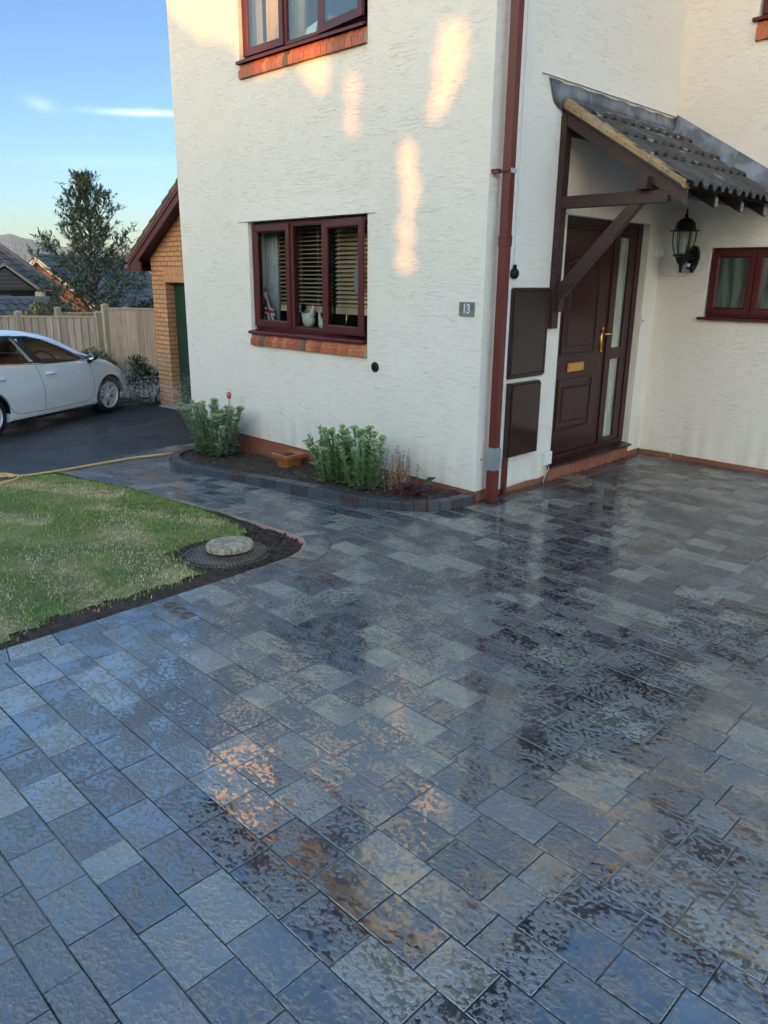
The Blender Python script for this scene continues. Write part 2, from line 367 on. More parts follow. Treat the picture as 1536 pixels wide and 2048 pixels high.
# ================================================================== GROUND
def sheet(name, xs, ys, zfn, mat, parent=None):
    mb = MB(); nx, ny = len(xs), len(ys)
    vs = [(x, y, zfn(x, y)) for y in ys for x in xs]
    mb.add(vs, [(j * nx + i, j * nx + i + 1, (j + 1) * nx + i + 1, (j + 1) * nx + i) for j in range(ny - 1) for i in range(nx - 1)])
    return mb.build(name, mat, parent, off=(0, 0, 0), smooth=True)
gx = [-2500, -1200, -600, -300, -120, -60, -40, -30, -22, -18, -14, -12, -10, -8, -6, -4.5, -3, -1.5, 0, 2, 5, 10, 20, 40, 90, 200, 500, 1500, 3000]
gy = [-3000, -1200, -500, -200, -90, -50, -30, -18, -10, -6, -3, -1, 0, 1, 3, 5, 8, 12, 20, 35, 60, 100, 200, 400, 900, 2500]
tag(sheet('ground', gx, gy, lambda x, y: G(x) - .075 - (.0 if abs(x) < 60 and abs(y) < 60 else 1.0), M_land), kind='structure')

# hills beyond the village
def hill_h(px):          # skyline height in metres at 1500 m against photo-side azimuth parameter
    return np.interp(px, [-6, -4, -1.6, 0, .55, 1.1, 2.2, 4, 7, 12, 25], [38, 55, 60, 59, 59, 54, 49, 46, 43, 40, 30])
VD = Vector((-.9413, .3376, 0))        # azimuth of the left edge of the picture
RT = Vector((.3376, .9413, 0))
def hill_pt(r, t): # t: degrees to the right of VD
    a = R(t); d = VD * math.cos(a) + RT * math.sin(a); return Vector((3.65, -4.69, 0)) + d * r
mb = MB(); rs = [420, 600, 800, 1000, 1150, 1250, 1320, 1400, 1460, 1500, 1560, 1700, 2100]; ts = [-30 + i * .75 for i in range(110)]
def hz(r, t):
    H = hill_h(t) + 1.2 * math.sin(t * 2.1) + .8 * math.sin(t * 5.3)
    f = np.interp(r, [420, 800, 1150, 1300, 1400, 1500, 1560, 2100], [-1.5 / 50, .16, .42, .60, .78, 1.0, 1.0, .7]); return H * f
for r in rs:
    for t in ts: p = hill_pt(r, t); mb.v.append((p.x, p.y, hz(r, t))); mb.col.append((1, 1, 1))
nt_ = len(ts)
for i in range(len(rs) - 1):
    for j in range(nt_ - 1): mb.f.append((i * nt_ + j, i * nt_ + j + 1, (i + 1) * nt_ + j + 1, (i + 1) * nt_ + j)); mb.mi.append(0)
tag(mb.build('hills', M_land, off=(0, 0, 0), smooth=True), kind='structure')
mb = MB()
for k in range(2600):
    t = random.uniform(-6, 3.1) if k < 2300 else random.uniform(-6, 14)
    if k < 2300: r = random.uniform(1340, 1515) if t < 2.2 else random.uniform(1440, 1510)
    else: r = random.uniform(1000, 1300) if random.random() < .5 else random.choice([1120, 1235, 1500]) + random.uniform(-4, 4)
    p = hill_pt(r, t); s = random.uniform(3, 5.2) if k < 2300 else random.uniform(2.5, 5)
    g = random.uniform(.6, 1.3); mb.c = (.030 * g, .050 * g, .022 * g)
    z = hz(r, t) + s * .35
    mb.ball((p.x, p.y, z), s * .8, s * .8, s * random.uniform(.8, 1.15), 7, 5)
tag(mb.build('far_wood', M_leafy, smooth=True, wcol=True), 'dark wood and hedgerows along the crest of the distant hill', 'woodland', kind='stuff')

# ------------------------------------------------------------------ tarmac drive
TAR = [(-4.2, -6.5), (-4.19, -2.6), (-4.19, -1.56), (-4.22, -1.29), (-4.33, -1.05), (-4.47, -.8), (-4.56, -.38), (-4.64, .085), (-4.66, .6), (-4.7, 2.0)]
ysT = [-14, -9, -6.5, -4, -2.6, -2, -1.56, -1.29, -1.05, -.8, -.38, .085, .6, 1.2, 2.0, 2.6, 4.0]
def tar_right(y): return float(np.interp(y, [p[1] for p in TAR], [p[0] for p in TAR]))
def tar_left(y): return float(np.interp(y, [-14, -2.5, -.2, 1.3, 2.6, 4], [-9.6, -9.0, -9.25, -10.0, -10.4, -10.4]))
mb = MB(); K = 14
for y in ysT:
    a, c_ = tar_right(y), tar_left(y)
    for i in range(K + 1): x = a + (c_ - a) * i / K; mb.v.append((x, y, G(x) - .004)); mb.col.append((1, 1, 1))
for j in range(len(ysT) - 1):
    for i in range(K): q = j * (K + 1) + i; mb.f.append((q, q + K + 1, q + K + 2, q + 1)); mb.mi.append(0)
tag(mb.build('driveway', M_tarmac, off=(0, 0, 0), smooth=True), kind='structure')
tag(sheet('gravel_margin', [-17, -15, -14, -13, -12, -11, -10, -9, -8.4], [-14, -8, -4, -2, 0, 2, 4, 6, 9], lambda x, y: G(x) - .03, M_gravel), kind='structure')

# ------------------------------------------------------------------ block paving
BORD = [(.185, -7.5), (.185, -4.4), (.184, -3.7), (.181, -3.24), (.160, -2.29), (.156, -1.95), (.140, -1.80), (.105, -1.68), (.045, -1.575), (-.055, -1.478), (-.194, -1.40), (-.36, -1.352), (-.6, -1.335), (-2.0, -1.325), (-2.72, -1.35), (-3.5, -1.45), (-4.02, -1.49), (-4.17, -1.51)]
LAWN_EDGE = [(.035, -7.5), (.035, -4.4), (.035, -3.66), (.030, -3.24), (.004, -2.29), (-.010, -1.95), (-.022, -1.84), (-.055, -1.745), (-.105, -1.66), (-.19, -1.575), (-.30, -1.515), (-.42, -1.495), (-.62, -1.485), (-2.0, -1.475), (-2.72, -1.50), (-3.5, -1.60), (-4.02, -1.64), (-4.19, -1.66)]
def seg_side(path, p):      # nearest segment of path: signed distance (>0 outside = right/up of path) and the line
    best = None
    for i in range(len(path) - 1):
        a = np.array(path[i]); b = np.array(path[i + 1]); d = b - a; L = np.hypot(*d); t = max(0, min(1, np.dot(p - a, d) / (L * L))); q = a + d * t
        dist = np.hypot(*(p - q))
        if best is None or dist < best[0] - 1e-9:
            nn = np.array([d[1], -d[0]]) / L; best = (dist, a, nn)
    return best
def clip(poly, a, nn):      # keep side nn.(p-a) >= 0
    o = []
    for i in range(len(poly)):
        p = np.array(poly[i]); q = np.array(poly[(i + 1) % len(poly)]); dp = np.dot(nn, p - a); dq = np.dot(nn, q - a)
        if dp >= 0: o.append(tuple(p))
        if dp * dq < 0: t = dp / (dp - dq); o.append(tuple(p + (q - p) * t))
    return o
def area(p): return abs(sum(p[i][0] * p[(i + 1) % len(p)][1] - p[(i + 1) % len(p)][0] * p[i][1] for i in range(len(p)))) / 2
pav = MB()
def tone():
    r = random.random(); g = random.uniform(.85, 1.2)
    if r < .38: return (.015 * g, .019 * g, .028 * g)
    if r < .58: return (.042 * g, .047 * g, .058 * g)
    if r < .79: return (.085 * g, .092 * g, .096 * g)
    return (.180 * g, .180 * g, .150 * g)
def block(poly, gap=.0022, ch=.0012, col=None, lift=0.0):
    # shrink polygon towards inside by gap, then chamfer
    if area(poly) < .0008 or len(poly) < 3: return
    n = len(poly); P = [np.array(p, dtype=float) for p in poly]
    sg = sum(P[i][0] * P[(i + 1) % n][1] - P[(i + 1) % n][0] * P[i][1] for i in range(n))
    if sg < 0: P = P[::-1]
    def inset(d):
        o = []
        for i in range(n):
            a, b, c = P[i - 1], P[i], P[(i + 1) % n]; e1 = b - a; e2 = c - b; l1 = np.hypot(*e1); l2 = np.hypot(*e2)
            if l1 < 1e-6 or l2 < 1e-6: o.append(b); continue
            n1 = np.array([-e1[1], e1[0]]) / l1; n2 = np.array([-e2[1], e2[0]]) / l2; m = n1 + n2; k = np.dot(m, n1)
            o.append(b + m * d / max(k, .4))
        return o
    A = inset(gap); B = inset(gap + ch); tx, ty = random.gauss(0, .0035), random.gauss(0, .0035); cx = sum(p[0] for p in P) / n; cy = sum(p[1] for p in P) / n
    dz = random.gauss(0, .0006) + lift
    pav.c = col or tone()
    def zz(p, d): return G(p[0]) + dz + tx * (p[0] - cx) + ty * (p[1] - cy) - d
    vs = [(p[0], p[1], zz(p, .030)) for p in A] + [(p[0], p[1], zz(p, .0014)) for p in A] + [(p[0], p[1], zz(p, 0)) for p in B]
    fs = [(i, (i + 1) % n, n + (i + 1) % n, n + i) for i in range(n)] + [(n + i, n + (i + 1) % n, 2 * n + (i + 1) % n, 2 * n + i) for i in range(n)] + [tuple(range(2 * n, 3 * n))]
    pav.add(vs, fs)
lines = [(-7.30 + .153 * k) for k in range(20)] + [-4.245, -4.14]
y = -4.14
while y < 2.70: y += .1528; lines.append(y)
lines = sorted(set(round(v, 4) for v in lines)); lines = [v for v in lines if v < -4.26] + [-4.245, -4.14] + [v for v in lines if v > -4.13]
gapl = []
for i in range(len(lines) - 1):
    if lines[i + 1] - lines[i] > .05: gapl.append((lines[i], min(lines[i + 1], 2.745)))
for (y0, y1) in gapl:
    x = -4.75 + random.uniform(0, .2) if y0 > -1.6 else random.uniform(-.3, -.1)
    reg = y0 > -.9
    off_ = .122 if int(round(y0 / .1528)) % 2 else 0
    if reg: x = -4.8 + off_
    narrow = abs(y0 + 4.245) < .01
    while x < 6.6:
        L = (.244 if random.random() < .9 else .20) if reg else random.choice([.244, .244, .215, .215, .13, .244, .17])
        if narrow: L = .20
        x0, x1 = x, x + L; x = x1
        sk0 = sk1 = 0.0
        poly = [(x0, y0), (x1, y0), (x1, y1), (x0, y1)]
        if narrow or abs(y1 + 4.245) < .01 or abs(y0 + 4.14) < .01:   # the skew cut band near the bottom-left
            pass
        cx, cy = (x0 + x1) / 2, (y0 + y1) / 2
        if cy > .02:                       # beside the door wall a course runs along the plinth
            if x1 < .175: continue
            if x0 < .172: poly = clip(poly, np.array([.172, 0]), np.array([1, 0]))
        elif cy > -.55 and cx < -.0 and cx > -3.95 and cy > -.5: continue
        if cx < .45 and cy < -1.2:
            far = seg_side(BORD, np.array([cx, cy]))
            ins = all(np.dot(seg_side(BORD, np.array(p))[2], np.array(p) - seg_side(BORD, np.array(p))[1]) < 0 for p in poly)
            if ins: continue
            if far[0] < .3: poly = clip(poly, far[1], far[2])
        if cx < -4.0: # against the tarmac
            tr = tar_right(cy) + .004
            if x1 < tr + .02: continue
            if x0 < tr: poly = clip(poly, np.array([tr, 0]), np.array([1, 0]))
        if cx < -4.6: continue
        block(poly, col=(.018, .022, .028) if narrow else None)
yy = .03                                   # course along the door wall
while yy < 2.70:
    y2 = min(yy + .235, 2.745); block([(.022, yy), (.17, yy), (.17, y2), (.022, y2)]); yy = y2
def arc(path): 
    L = [0]
    for i in range(1, len(path)): L.append(L[-1] + math.dist(path[i], path[i - 1]))
    return L
def at(path, L, s):
    s = max(0, min(L[-1], s)); i = max(0, min(len(L) - 2, int(np.searchsorted(L, s)) - 1)); t = (s - L[i]) / (L[i + 1] - L[i]); return (path[i][0] + (path[i + 1][0] - path[i][0]) * t, path[i][1] + (path[i + 1][1] - path[i][1]) * t)
BI = LAWN_EDGE; LB = arc(BORD); LI = arc(BI)
s = 0.0; cuts = [0.0]
while s < LB[-1] - .02:
    p = at(BORD, LB, s); s += .24 if (p[1] < -1.98 or p[0] < -.7) else .115
    cuts.append(min(s, LB[-1]))
def inner_of(so):
    # matching parameter on the inner curve through the vertex index
    i = max(0, min(len(LB) - 2, int(np.searchsorted(LB, so)) - 1)); t = (so - LB[i]) / (LB[i + 1] - LB[i]); return (BI[i][0] + (BI[i + 1][0] - BI[i][0]) * t, BI[i][1] + (BI[i + 1][1] - BI[i][1]) * t)
for a, b_ in zip(cuts[:-1], cuts[1:]):
    if b_ - a < .02: continue
    pl_ = [inner_of(a), at(BORD, LB, a), at(BORD, LB, b_), inner_of(b_)]
    if abs((pl_[0][1]) + 2.8) < 10: block(pl_)
pv = pav.build('paving', M_paving, off=(0, 0, 0), wcol=True); tag(pv, kind='structure')
xs = [-4.64, -4.4, -4.0, -3.5, -3, -2.5, -2, -1.5, -1, -.5, 0, 1, 3, 6.6]
mbj = MB()
for (xa, xb, ya, yb) in [(-4.60, -4.2, -1.5, .5), (-4.2, .03, -1.52, .5), (.03, 6.6, -7.4, 2.745)]:
    seq = sorted(set([xa, xb] + [v for v in xs if xa < v < xb]))
    for i in range(len(seq) - 1):
        a, b_ = seq[i], seq[i + 1]; mbj.add([(a, ya, G(a) - .0042), (b_, ya, G(b_) - .0042), (b_, yb, G(b_) - .0042), (a, yb, G(a) - .0042)], [(0, 1, 2, 3)])
tag(mbj.build('paving_bed', M_joint, off=(0, 0, 0)), kind='structure')

# ------------------------------------------------------------------ lawn + soil
def inside_lawn(x, y, m=0.0):
    d = seg_side(LAWN_EDGE, np.array([x, y])); s_ = np.dot(d[2], np.array([x, y]) - d[1]); return s_ < -m and x > -4.19
mb = MB(); n_ = 0
inner = [(-4.19, -7.5)] + LAWN_EDGE
XS = np.linspace(-4.19, .05, 86); YS = np.concatenate([np.linspace(-7.5, -3.8, 25), np.linspace(-3.75, -1.40, 52)])
idx = {}
def lawn_z(x, y):
    d = seg_side(LAWN_EDGE, np.array([x, y])); edge = min(1, d[0] / .16)
    lump = .012 * math.sin(x * 23 + y * 9) * math.sin(y * 31 - x * 5) + .008 * math.sin(x * 61) * math.sin(y * 53 + 1)
    return G(x) - .020 + .026 * edge + lump * (1 if d[0] < .5 else .3) * edge
for j, y in enumerate(YS):
    for i, x in enumerate(XS):
        d = seg_side(LAWN_EDGE, np.array([x, y])); sd = float(np.dot(d[2], np.array([x, y]) - d[1]))
        X, Y = float(x), float(y)
        if sd > 0: X, Y = X - d[2][0] * sd, Y - d[2][1] * sd
        mb.v.append((X, Y, lawn_z(X, Y))); mb.col.append((1, 1, 1)); idx[i, j] = sd
nx = len(XS)
for j in range(len(YS) - 1):
    for i in range(nx - 1):
        if min(idx[i, j], idx[i + 1, j], idx[i, j + 1], idx[i + 1, j + 1]) < 0: mb.f.append((j * nx + i, j * nx + i + 1, (j + 1) * nx + i + 1, (j + 1) * nx + i)); mb.mi.append(0)
tag(mb.build('lawn_soil', M_soil, off=(0, 0, 0), smooth=True), kind='structure')
# grass boundary: set back from the paving, more at the tip
GE = [(-.015, -7.5), (-.02, -3.66), (-.10, -3.40), (-.10, -2.85), (-.14, -2.42), (-.30, -2.40), (-.66, -2.36), (-.74, -2.12), (-.70, -1.93), (-.60, -1.80), (-.72, -1.70), (-1.43, -1.60), (-2.08, -1.565), (-2.9, -1.58), (-3.6, -1.68), (-4.05, -1.76), (-4.10, -2.3), (-4.12, -7.5)]
def inpoly(x, y, P):
    c = False
    for i in range(len(P)):
        (x1, y1), (x2, y2) = P[i], P[i - 1]
        if (y1 > y) != (y2 > y) and x < (x2 - x1) * (y - y1) / (y2 - y1) + x1: c = not c
    return c
# thatch sheet under the blades
thx = MB(); N1 = 84; TX = np.linspace(-4.12, 0, N1); TY = np.linspace(-7.5, -1.55, 110)
ok = {(i, j): inpoly(x, y, GE) for j, y in enumerate(TY) for i, x in enumerate(TX)}
for j, y in enumerate(TY):
    for i, x in enumerate(TX): thx.v.append((float(x), float(y), lawn_z(x, y) + (.006 if y > -3.7 else .018))); thx.col.append((1, 1, 1))
for j in range(len(TY) - 1):
    for i in range(N1 - 1):
        if ok[i, j] and ok[i + 1, j] and ok[i, j + 1] and ok[i + 1, j + 1]: thx.f.append((j * N1 + i, j * N1 + i + 1, (j + 1) * N1 + i + 1, (j + 1) * N1 + i)); thx.mi.append(0)
tag(thx.build('lawn', M_lawn, off=(0, 0, 0), smooth=True), kind='structure')
def straw(x, y):      # dry yellow joints between the old turves
    v = 0.0
    for (ax, ay, bx, by, w_) in [(-.10, -3.10, -1.35, -2.95, .09), (-.55, -2.55, -1.75, -2.2, .10), (-1.35, -2.95, -1.0, -2.45, .1), (-.2, -3.62, -.9, -3.45, .12), (-.3, -2.62, -.75, -2.5, .13), (-1.1, -1.75, -2.3, -2.1, .06), (-2.6, -1.8, -3.9, -2.2, .10), (-2.2, -2.6, -3.2, -2.9, .08)]:
        d = np.array([bx - ax, by - ay]); q = np.array([x - ax, y - ay]); t = max(0, min(1, q.dot(d) / d.dot(d))); ds = np.hypot(*(q - d * t))
        v = max(v, 1.15 * math.exp(-(ds / (w_ * 1.35)) ** 3))
    return v
gr = MB(); cnt = 0
GV = []; GC = []; GF = []
while cnt < 78000:
    u = random.random(); x = -4.12 + 4.12 * random.random(); y = -1.55 - (u ** 1.5) * 4.3
    if y < -3.9 and x > -1.0 and random.random() < .5: continue
    if not inpoly(x + random.gauss(0, .018), y + random.gauss(0, .018), GE): continue
    sv = straw(x, y) + .12 * math.sin(x * 3.1 + 1) * math.sin(y * 4.3)
    if random.random() < sv * .45: continue
    z = lawn_z(x, y); a = random.random() * 6.283; h = random.uniform(.016, .036) * (1 - .3 * max(0, sv)); lean = random.uniform(.1, .9) * h; wd = random.uniform(.0014, .0026)
    if random.random() < .015: h *= 1.7
    dx, dy = math.cos(a), math.sin(a); b2 = random.random() * 6.283; ex, ey = math.cos(b2) * wd, math.sin(b2) * wd
    k = random.uniform(.7, 1.35); pat = .5 + .5 * math.sin(x * 2.3 + y * 1.7) * math.sin(y * 3.3 + .6)
    if random.random() < max(.09, sv * .97): c = (.66 * k, .52 * k, .27 * k)
    elif random.random() < .35 + .4 * pat: c = (.24 * k, .32 * k, .075 * k)
    else: c = (.15 * k, .26 * k, .06 * k)
    o = len(GV); GV += [(x - ex, y - ey, z), (x + ex, y + ey, z), (x + dx * lean * .4 + ex * .7, y + dy * lean * .4 + ey * .7, z + h * .6), (x + dx * lean * .4 - ex * .7, y + dy * lean * .4 - ey * .7, z + h * .6), (x + dx * lean, y + dy * lean, z + h)]
    GC += [c] * 5; GF += [(o, o + 1, o + 2, o + 3), (o + 3, o + 2, o + 4)]; cnt += 1
gr.v = GV; gr.col = GC; gr.f = GF; gr.mi = [0] * len(GF)
tag(gr.build('grass', M_grass, off=(0, 0, 0), wcol=True), 'patchy green lawn grass with dry straw coloured turf joints', 'grass', kind='stuff')
# clods of dark soil and the pinkish mortar haunch around the tip
mb = MB()
def lump(mb, x, y, z, s):
    o = len(mb.v); mb.ball((x, y, z), s * random.uniform(.7, 1.3), s * random.uniform(.7, 1.3), s * random.uniform(.45, .8), 6, 4)
    for i in range(o, len(mb.v)):
        p = mb.v[i]; mb.v[i] = (p[0] + random.gauss(0, s * .17), p[1] + random.gauss(0, s * .17), p[2] + random.gauss(0, s * .12))
for k in range(2600):
    x = random.uniform(-4.1, .02); y = random.uniform(-4.2, -1.48)
    if random.random() < .55: x = random.uniform(-1.6, .0); y = random.uniform(-2.4, -1.5)
    if not inside_lawn(x, y, .025) or inpoly(x, y, GE): continue
    if math.hypot(x + .36, y + 2.11) < .27: continue
    lump(mb, x, y, lawn_z(x, y) + .001, random.uniform(.004, .015) * (1.25 if x > -1.2 and y > -2.3 else .8))
tag(mb.build('soil_clods', M_soil, off=(0, 0, 0)), 'crumbly dark soil clods between lawn and paving', 'soil', kind='stuff')
mb = MB(); hp = [p for p in LAWN_EDGE if p[1] > -2.6 and p[0] > -2.4]
def offp(i, d, P):
    a = np.array(P[max(i - 1, 0)]); b_ = np.array(P[min(i + 1, len(P) - 1)]); t = (b_ - a) / np.hypot(*(b_ - a)); nn = np.array([t[1], -t[0]]); q = np.array(P[i]) - nn * d; return q
fine = []
Lh = arc(hp); ss = np.linspace(0, Lh[-1], 70); fine = [at(hp, Lh, float(s)) for s in ss]
ring = []
for i, p in enumerate(fine):
    f = math.exp(-((ss[i] - 1.15) / .62) ** 2); wdt = .002 + .050 * f + random.uniform(-.004, .004)
    for d, dz in ((.002, -.002), (.004 + wdt * .35, .006 * f), (.004 + wdt, -.012)):
        q = offp(i, d, fine); ring.append((q[0], q[1], G(q[0]) + dz - .001 + random.uniform(-.0012, .0012)))
mb.v = ring; mb.col = [(1, 1, 1)] * len(ring)
for i in range(len(fine) - 1):
    for k in range(2): mb.f.append((i * 3 + k, i * 3 + k + 1, (i + 1) * 3 + k + 1, (i + 1) * 3 + k)); mb.mi.append(0)
tag(mb.build('mortar_haunching', M_haunch, off=(0, 0, 0), smooth=True), kind='structure')

exec_parts = True
# ================================================================== HOUSE
house = empty('house', (-2, 3, 0)); tag(house, 'white rendered two storey house with maroon windows and a brick plinth', 'house')
TOPZ = 5.25
def mL(u, d, z): return (u, -d, z)              # left wall: u = x, d = outwards
def mD(u, d, z): return (d, u, z)               # door wall: u = y
def mR(u, d, z): return (u, 2.75 - d, z)        # lantern wall: u = x
def wall_with_holes(mb, fn, u0, u1, z0, z1, holes, th=.28):
    us = sorted(set([u0, u1] + [h[0] for h in holes] + [h[1] for h in holes])); zs = sorted(set([z0, z1] + [h[2] for h in holes] + [h[3] for h in holes]))
    def solid(i, j):
        if i < 0 or j < 0 or i >= len(us) - 1 or j >= len(zs) - 1: return False
        cu, cz = (us[i] + us[i + 1]) / 2, (zs[j] + zs[j + 1]) / 2
        return not any(h[0] < cu < h[1] and h[2] < cz < h[3] for h in holes)
    for i in range(len(us) - 1):
        for j in range(len(zs) - 1):
            if not solid(i, j): continue
            a, b_, c, d = us[i], us[i + 1], zs[j], zs[j + 1]
            mb.add([fn(a, 0, c), fn(b_, 0, c), fn(b_, 0, d), fn(a, 0, d)], [(0, 1, 2, 3)]); mb.add([fn(a, -th, c), fn(b_, -th, c), fn(b_, -th, d), fn(a, -th, d)], [(0, 1, 2, 3)])
            for (di, dj, q) in ((-1, 0, [(a, c), (a, d)]), (1, 0, [(b_, c), (b_, d)]), (0, -1, [(a, c), (b_, c)]), (0, 1, [(a, d), (b_, d)])):
                if not solid(i + di, j + dj):
                    (p, r), (p2, r2) = q; mb.add([fn(p, 0, r), fn(p2, 0, r2), fn(p2, -th, r2), fn(p, -th, r)], [(0, 1, 2, 3)])
XL = -4.21
HL = [(-2.958, -1.252, 1.055, 2.235), (-2.985, -1.26, 3.48, 4.86)]
HR = [(.49, 2.05, 1.392, 2.02), (.64, 1.95, 3.68, 4.86)]
HD = [(1.06, 2.49, .12, 2.235)]
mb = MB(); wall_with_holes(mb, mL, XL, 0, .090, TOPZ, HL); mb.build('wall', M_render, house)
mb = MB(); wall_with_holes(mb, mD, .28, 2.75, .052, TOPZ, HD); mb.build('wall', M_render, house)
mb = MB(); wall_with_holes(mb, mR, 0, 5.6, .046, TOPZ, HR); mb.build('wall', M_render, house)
mb = MB(); mb.box(XL, XL + .28, .28, 8, .09, TOPZ); mb.box(5.32, 5.6, 3.03, 8, .05, TOPZ); mb.box(XL, 5.6, 8, 8.28, .05, TOPZ); mb.build('wall', M_render, house)
# bell-cast drips of the render above openings
def drip(fn, poly, top, t=.014):
    mb = MB()
    (u0, u1, z), (v0, v1, z2) = poly
    mb.add([fn(u0, 0.0005, z), fn(u1, 0.0005, z), fn(u1, t, z), fn(u0, t, z), fn(v0, 0.0005, z2), fn(v1, 0.0005, z2)], [(0, 1, 2, 3), (3, 2, 5, 4), (0, 3, 4), (1, 5, 2)]); mb.build('render_drip', M_render, house)
drip(mL, ((-3.10, -1.155, 2.237), (-2.97, -1.25, 2.42)), 0); drip(mL, ((-3.10, -1.155, 4.862), (-2.97, -1.25, 5.03)), 0)
drip(mD, ((.565, 2.748, 3.175), (.66, 2.748, 3.42)), 0, .018); drip(mR, ((.40, 2.15, 2.022), (.5, 2.05, 2.18)), 0, .008)
# plinth
mb = MB()
mb.box(XL + .012, -.012, .012, .25, -.45, .090); mb.box(-.25, -.012, .25, 2.738, -.05, .052); mb.box(-.012, -.008, .012, .9, -.05, .075)
mb.box(-.012, 5.5, 2.758, 2.95, -.05, .0465); mb.build('plinth', M_plinth, house)
mb = MB(); mb.box(-.06, .018, 1.0, 2.46, -.03, .119); mb.build('door_step_course', M_soldier, house)
# roof, eaves and inside of the house
M_roof = pm('dark_roof_tile', (.06, .055, .055), .8, .4, bump=.01)
M_roomwall = pm('room_plaster', (.30, .26, .21), .9, .05); M_roomdark = pm('room_dark', (.05, .045, .04), .9, .1)
mb = MB(); mb.add([(XL - .35, -.35, TOPZ), (.35, -.35, TOPZ), (.35, 2.4, TOPZ), (6, 2.4, TOPZ), (6, 8.6, TOPZ), (XL - .35, 8.6, TOPZ)], [(0, 1, 2, 3, 4, 5)])
mb.add([(XL - .35, -.35, TOPZ + .16), (.35, -.35, TOPZ + .16), (-1.93, 2.2, 6.9), (-1.93, 5.2, 6.9), (.35, 2.4, TOPZ + .16), (6, 2.4, TOPZ + .16), (4.2, 5.2, 6.9), (6, 8.6, TOPZ + .16), (XL - .35, 8.6, TOPZ + .16)], [(0, 1, 2), (1, 4, 3, 2), (4, 5, 6, 3), (5, 7, 6), (7, 8, 3, 6), (8, 0, 2, 3)])
mb.build('roof', M_roof, house)
mb = MB()
for (a, b_) in (((XL - .36, -.36), (.36, -.36)), ((.36, -.36), (.36, 2.39)), ((.36, 2.39), (6, 2.39)), ((XL - .36, 8.6), (XL - .36, -.36))):
    mb.box(min(a[0], b_[0]) - .01, max(a[0], b_[0]) + .01, min(a[1], b_[1]) - .01, max(a[1], b_[1]) + .01, TOPZ - .01, TOPZ + .17)
mb.build('fascia', M_maroon, house)
mb = MB(); mb.box(-3.9, -.3, .30, 3.4, .0, .04); mb.box(-3.9, -.3, .285, 3.4, 2.5, 2.6); mb.box(-3.9, -.3, .285, 3.4, 5.0, 5.1); mb.box(-3.9, -.3, 3.4, 3.5, 0, 5); mb.box(-3.93, -3.9, .285, 3.5, 0, 5); mb.box(-.31, -.285, .285, 3.5, 0, 5)
mb.box(.3, 5, 4.9, 5, 0, 5); mb.box(0.2, 5, 3.04, 4.9, 2.5, 2.6); mb.box(-.0, 5.2, 3.04, 5, -.02, .03); mb.build('room_lining', M_roomwall, house)
for zb_ in (1.218, 3.650): mb = MB(); mb.box(-2.95, -1.26, .126, .46, zb_, zb_ + .025); mb.build('window_board', pm('window_board', (.07, .06, .05), .4), house)

# -------- casement windows
M_gasket = pm('window_gasket', (.012, .008, .008), .5)
def sash(mb, fn, u0, u1, z0, z1, w_, d0, d1):
    for (a, b_, c, d) in ((u0, u0 + w_, z0, z1), (u1 - w_, u1, z0, z1), (u0 + w_, u1 - w_, z0, z0 + w_), (u0 + w_, u1 - w_, z1 - w_, z1)): mb.box(a, b_, d0, d1, c, d, fn)
def mitred(mb, fn, u0, u1, z0, z1, w_, d0, d1, lip=.012):
    # four mitred members with a sloped inner bead
    O = [(u0, z0), (u1, z0), (u1, z1), (u0, z1)]; I = [(u0 + w_, z0 + w_), (u1 - w_, z0 + w_), (u1 - w_, z1 - w_), (u0 + w_, z1 - w_)]; B = [(u0 + w_ - lip, z0 + w_ - lip), (u1 - w_ + lip, z0 + w_ - lip), (u1 - w_ + lip, z1 - w_ + lip), (u0 + w_ - lip, z1 - w_ + lip)]
    g = .0008
    for k in range(4):
        j = (k + 1) % 4
        def sh(P, a, b_): # tiny gap at the mitre
            p, q = np.array(P[a]), np.array(P[b_]); t = (q - p) / np.hypot(*(q - p)); return tuple(p + t * g), tuple(q - t * g)
        o1, o2 = sh(O, k, j); b1, b2 = sh(B, k, j); i1, i2 = sh(I, k, j)
        vs = [fn(o1[0], d0, o1[1]), fn(o2[0], d0, o2[1]), fn(o1[0], d1, o1[1]), fn(o2[0], d1, o2[1]), fn(b1[0], d1, b1[1]), fn(b2[0], d1, b2[1]), fn(i1[0], d1 - .016, i1[1]), fn(i2[0], d1 - .016, i2[1]), fn(i1[0], d0, i1[1]), fn(i2[0], d0, i2[1])]
        mb.add(vs, [(0, 1, 3, 2), (2, 3, 5, 4), (4, 5, 7, 6), (6, 7, 9, 8), (8, 9, 1, 0), (0, 2, 4, 6, 8), (1, 9, 7, 5, 3)])
def pane(parent, fn, u0, u1, z0, z1, d, mat, name='glass'):
    m = MB(); m.box(u0, u1, d - .006, d, z0, z1, fn); m.build(name, mat, parent)
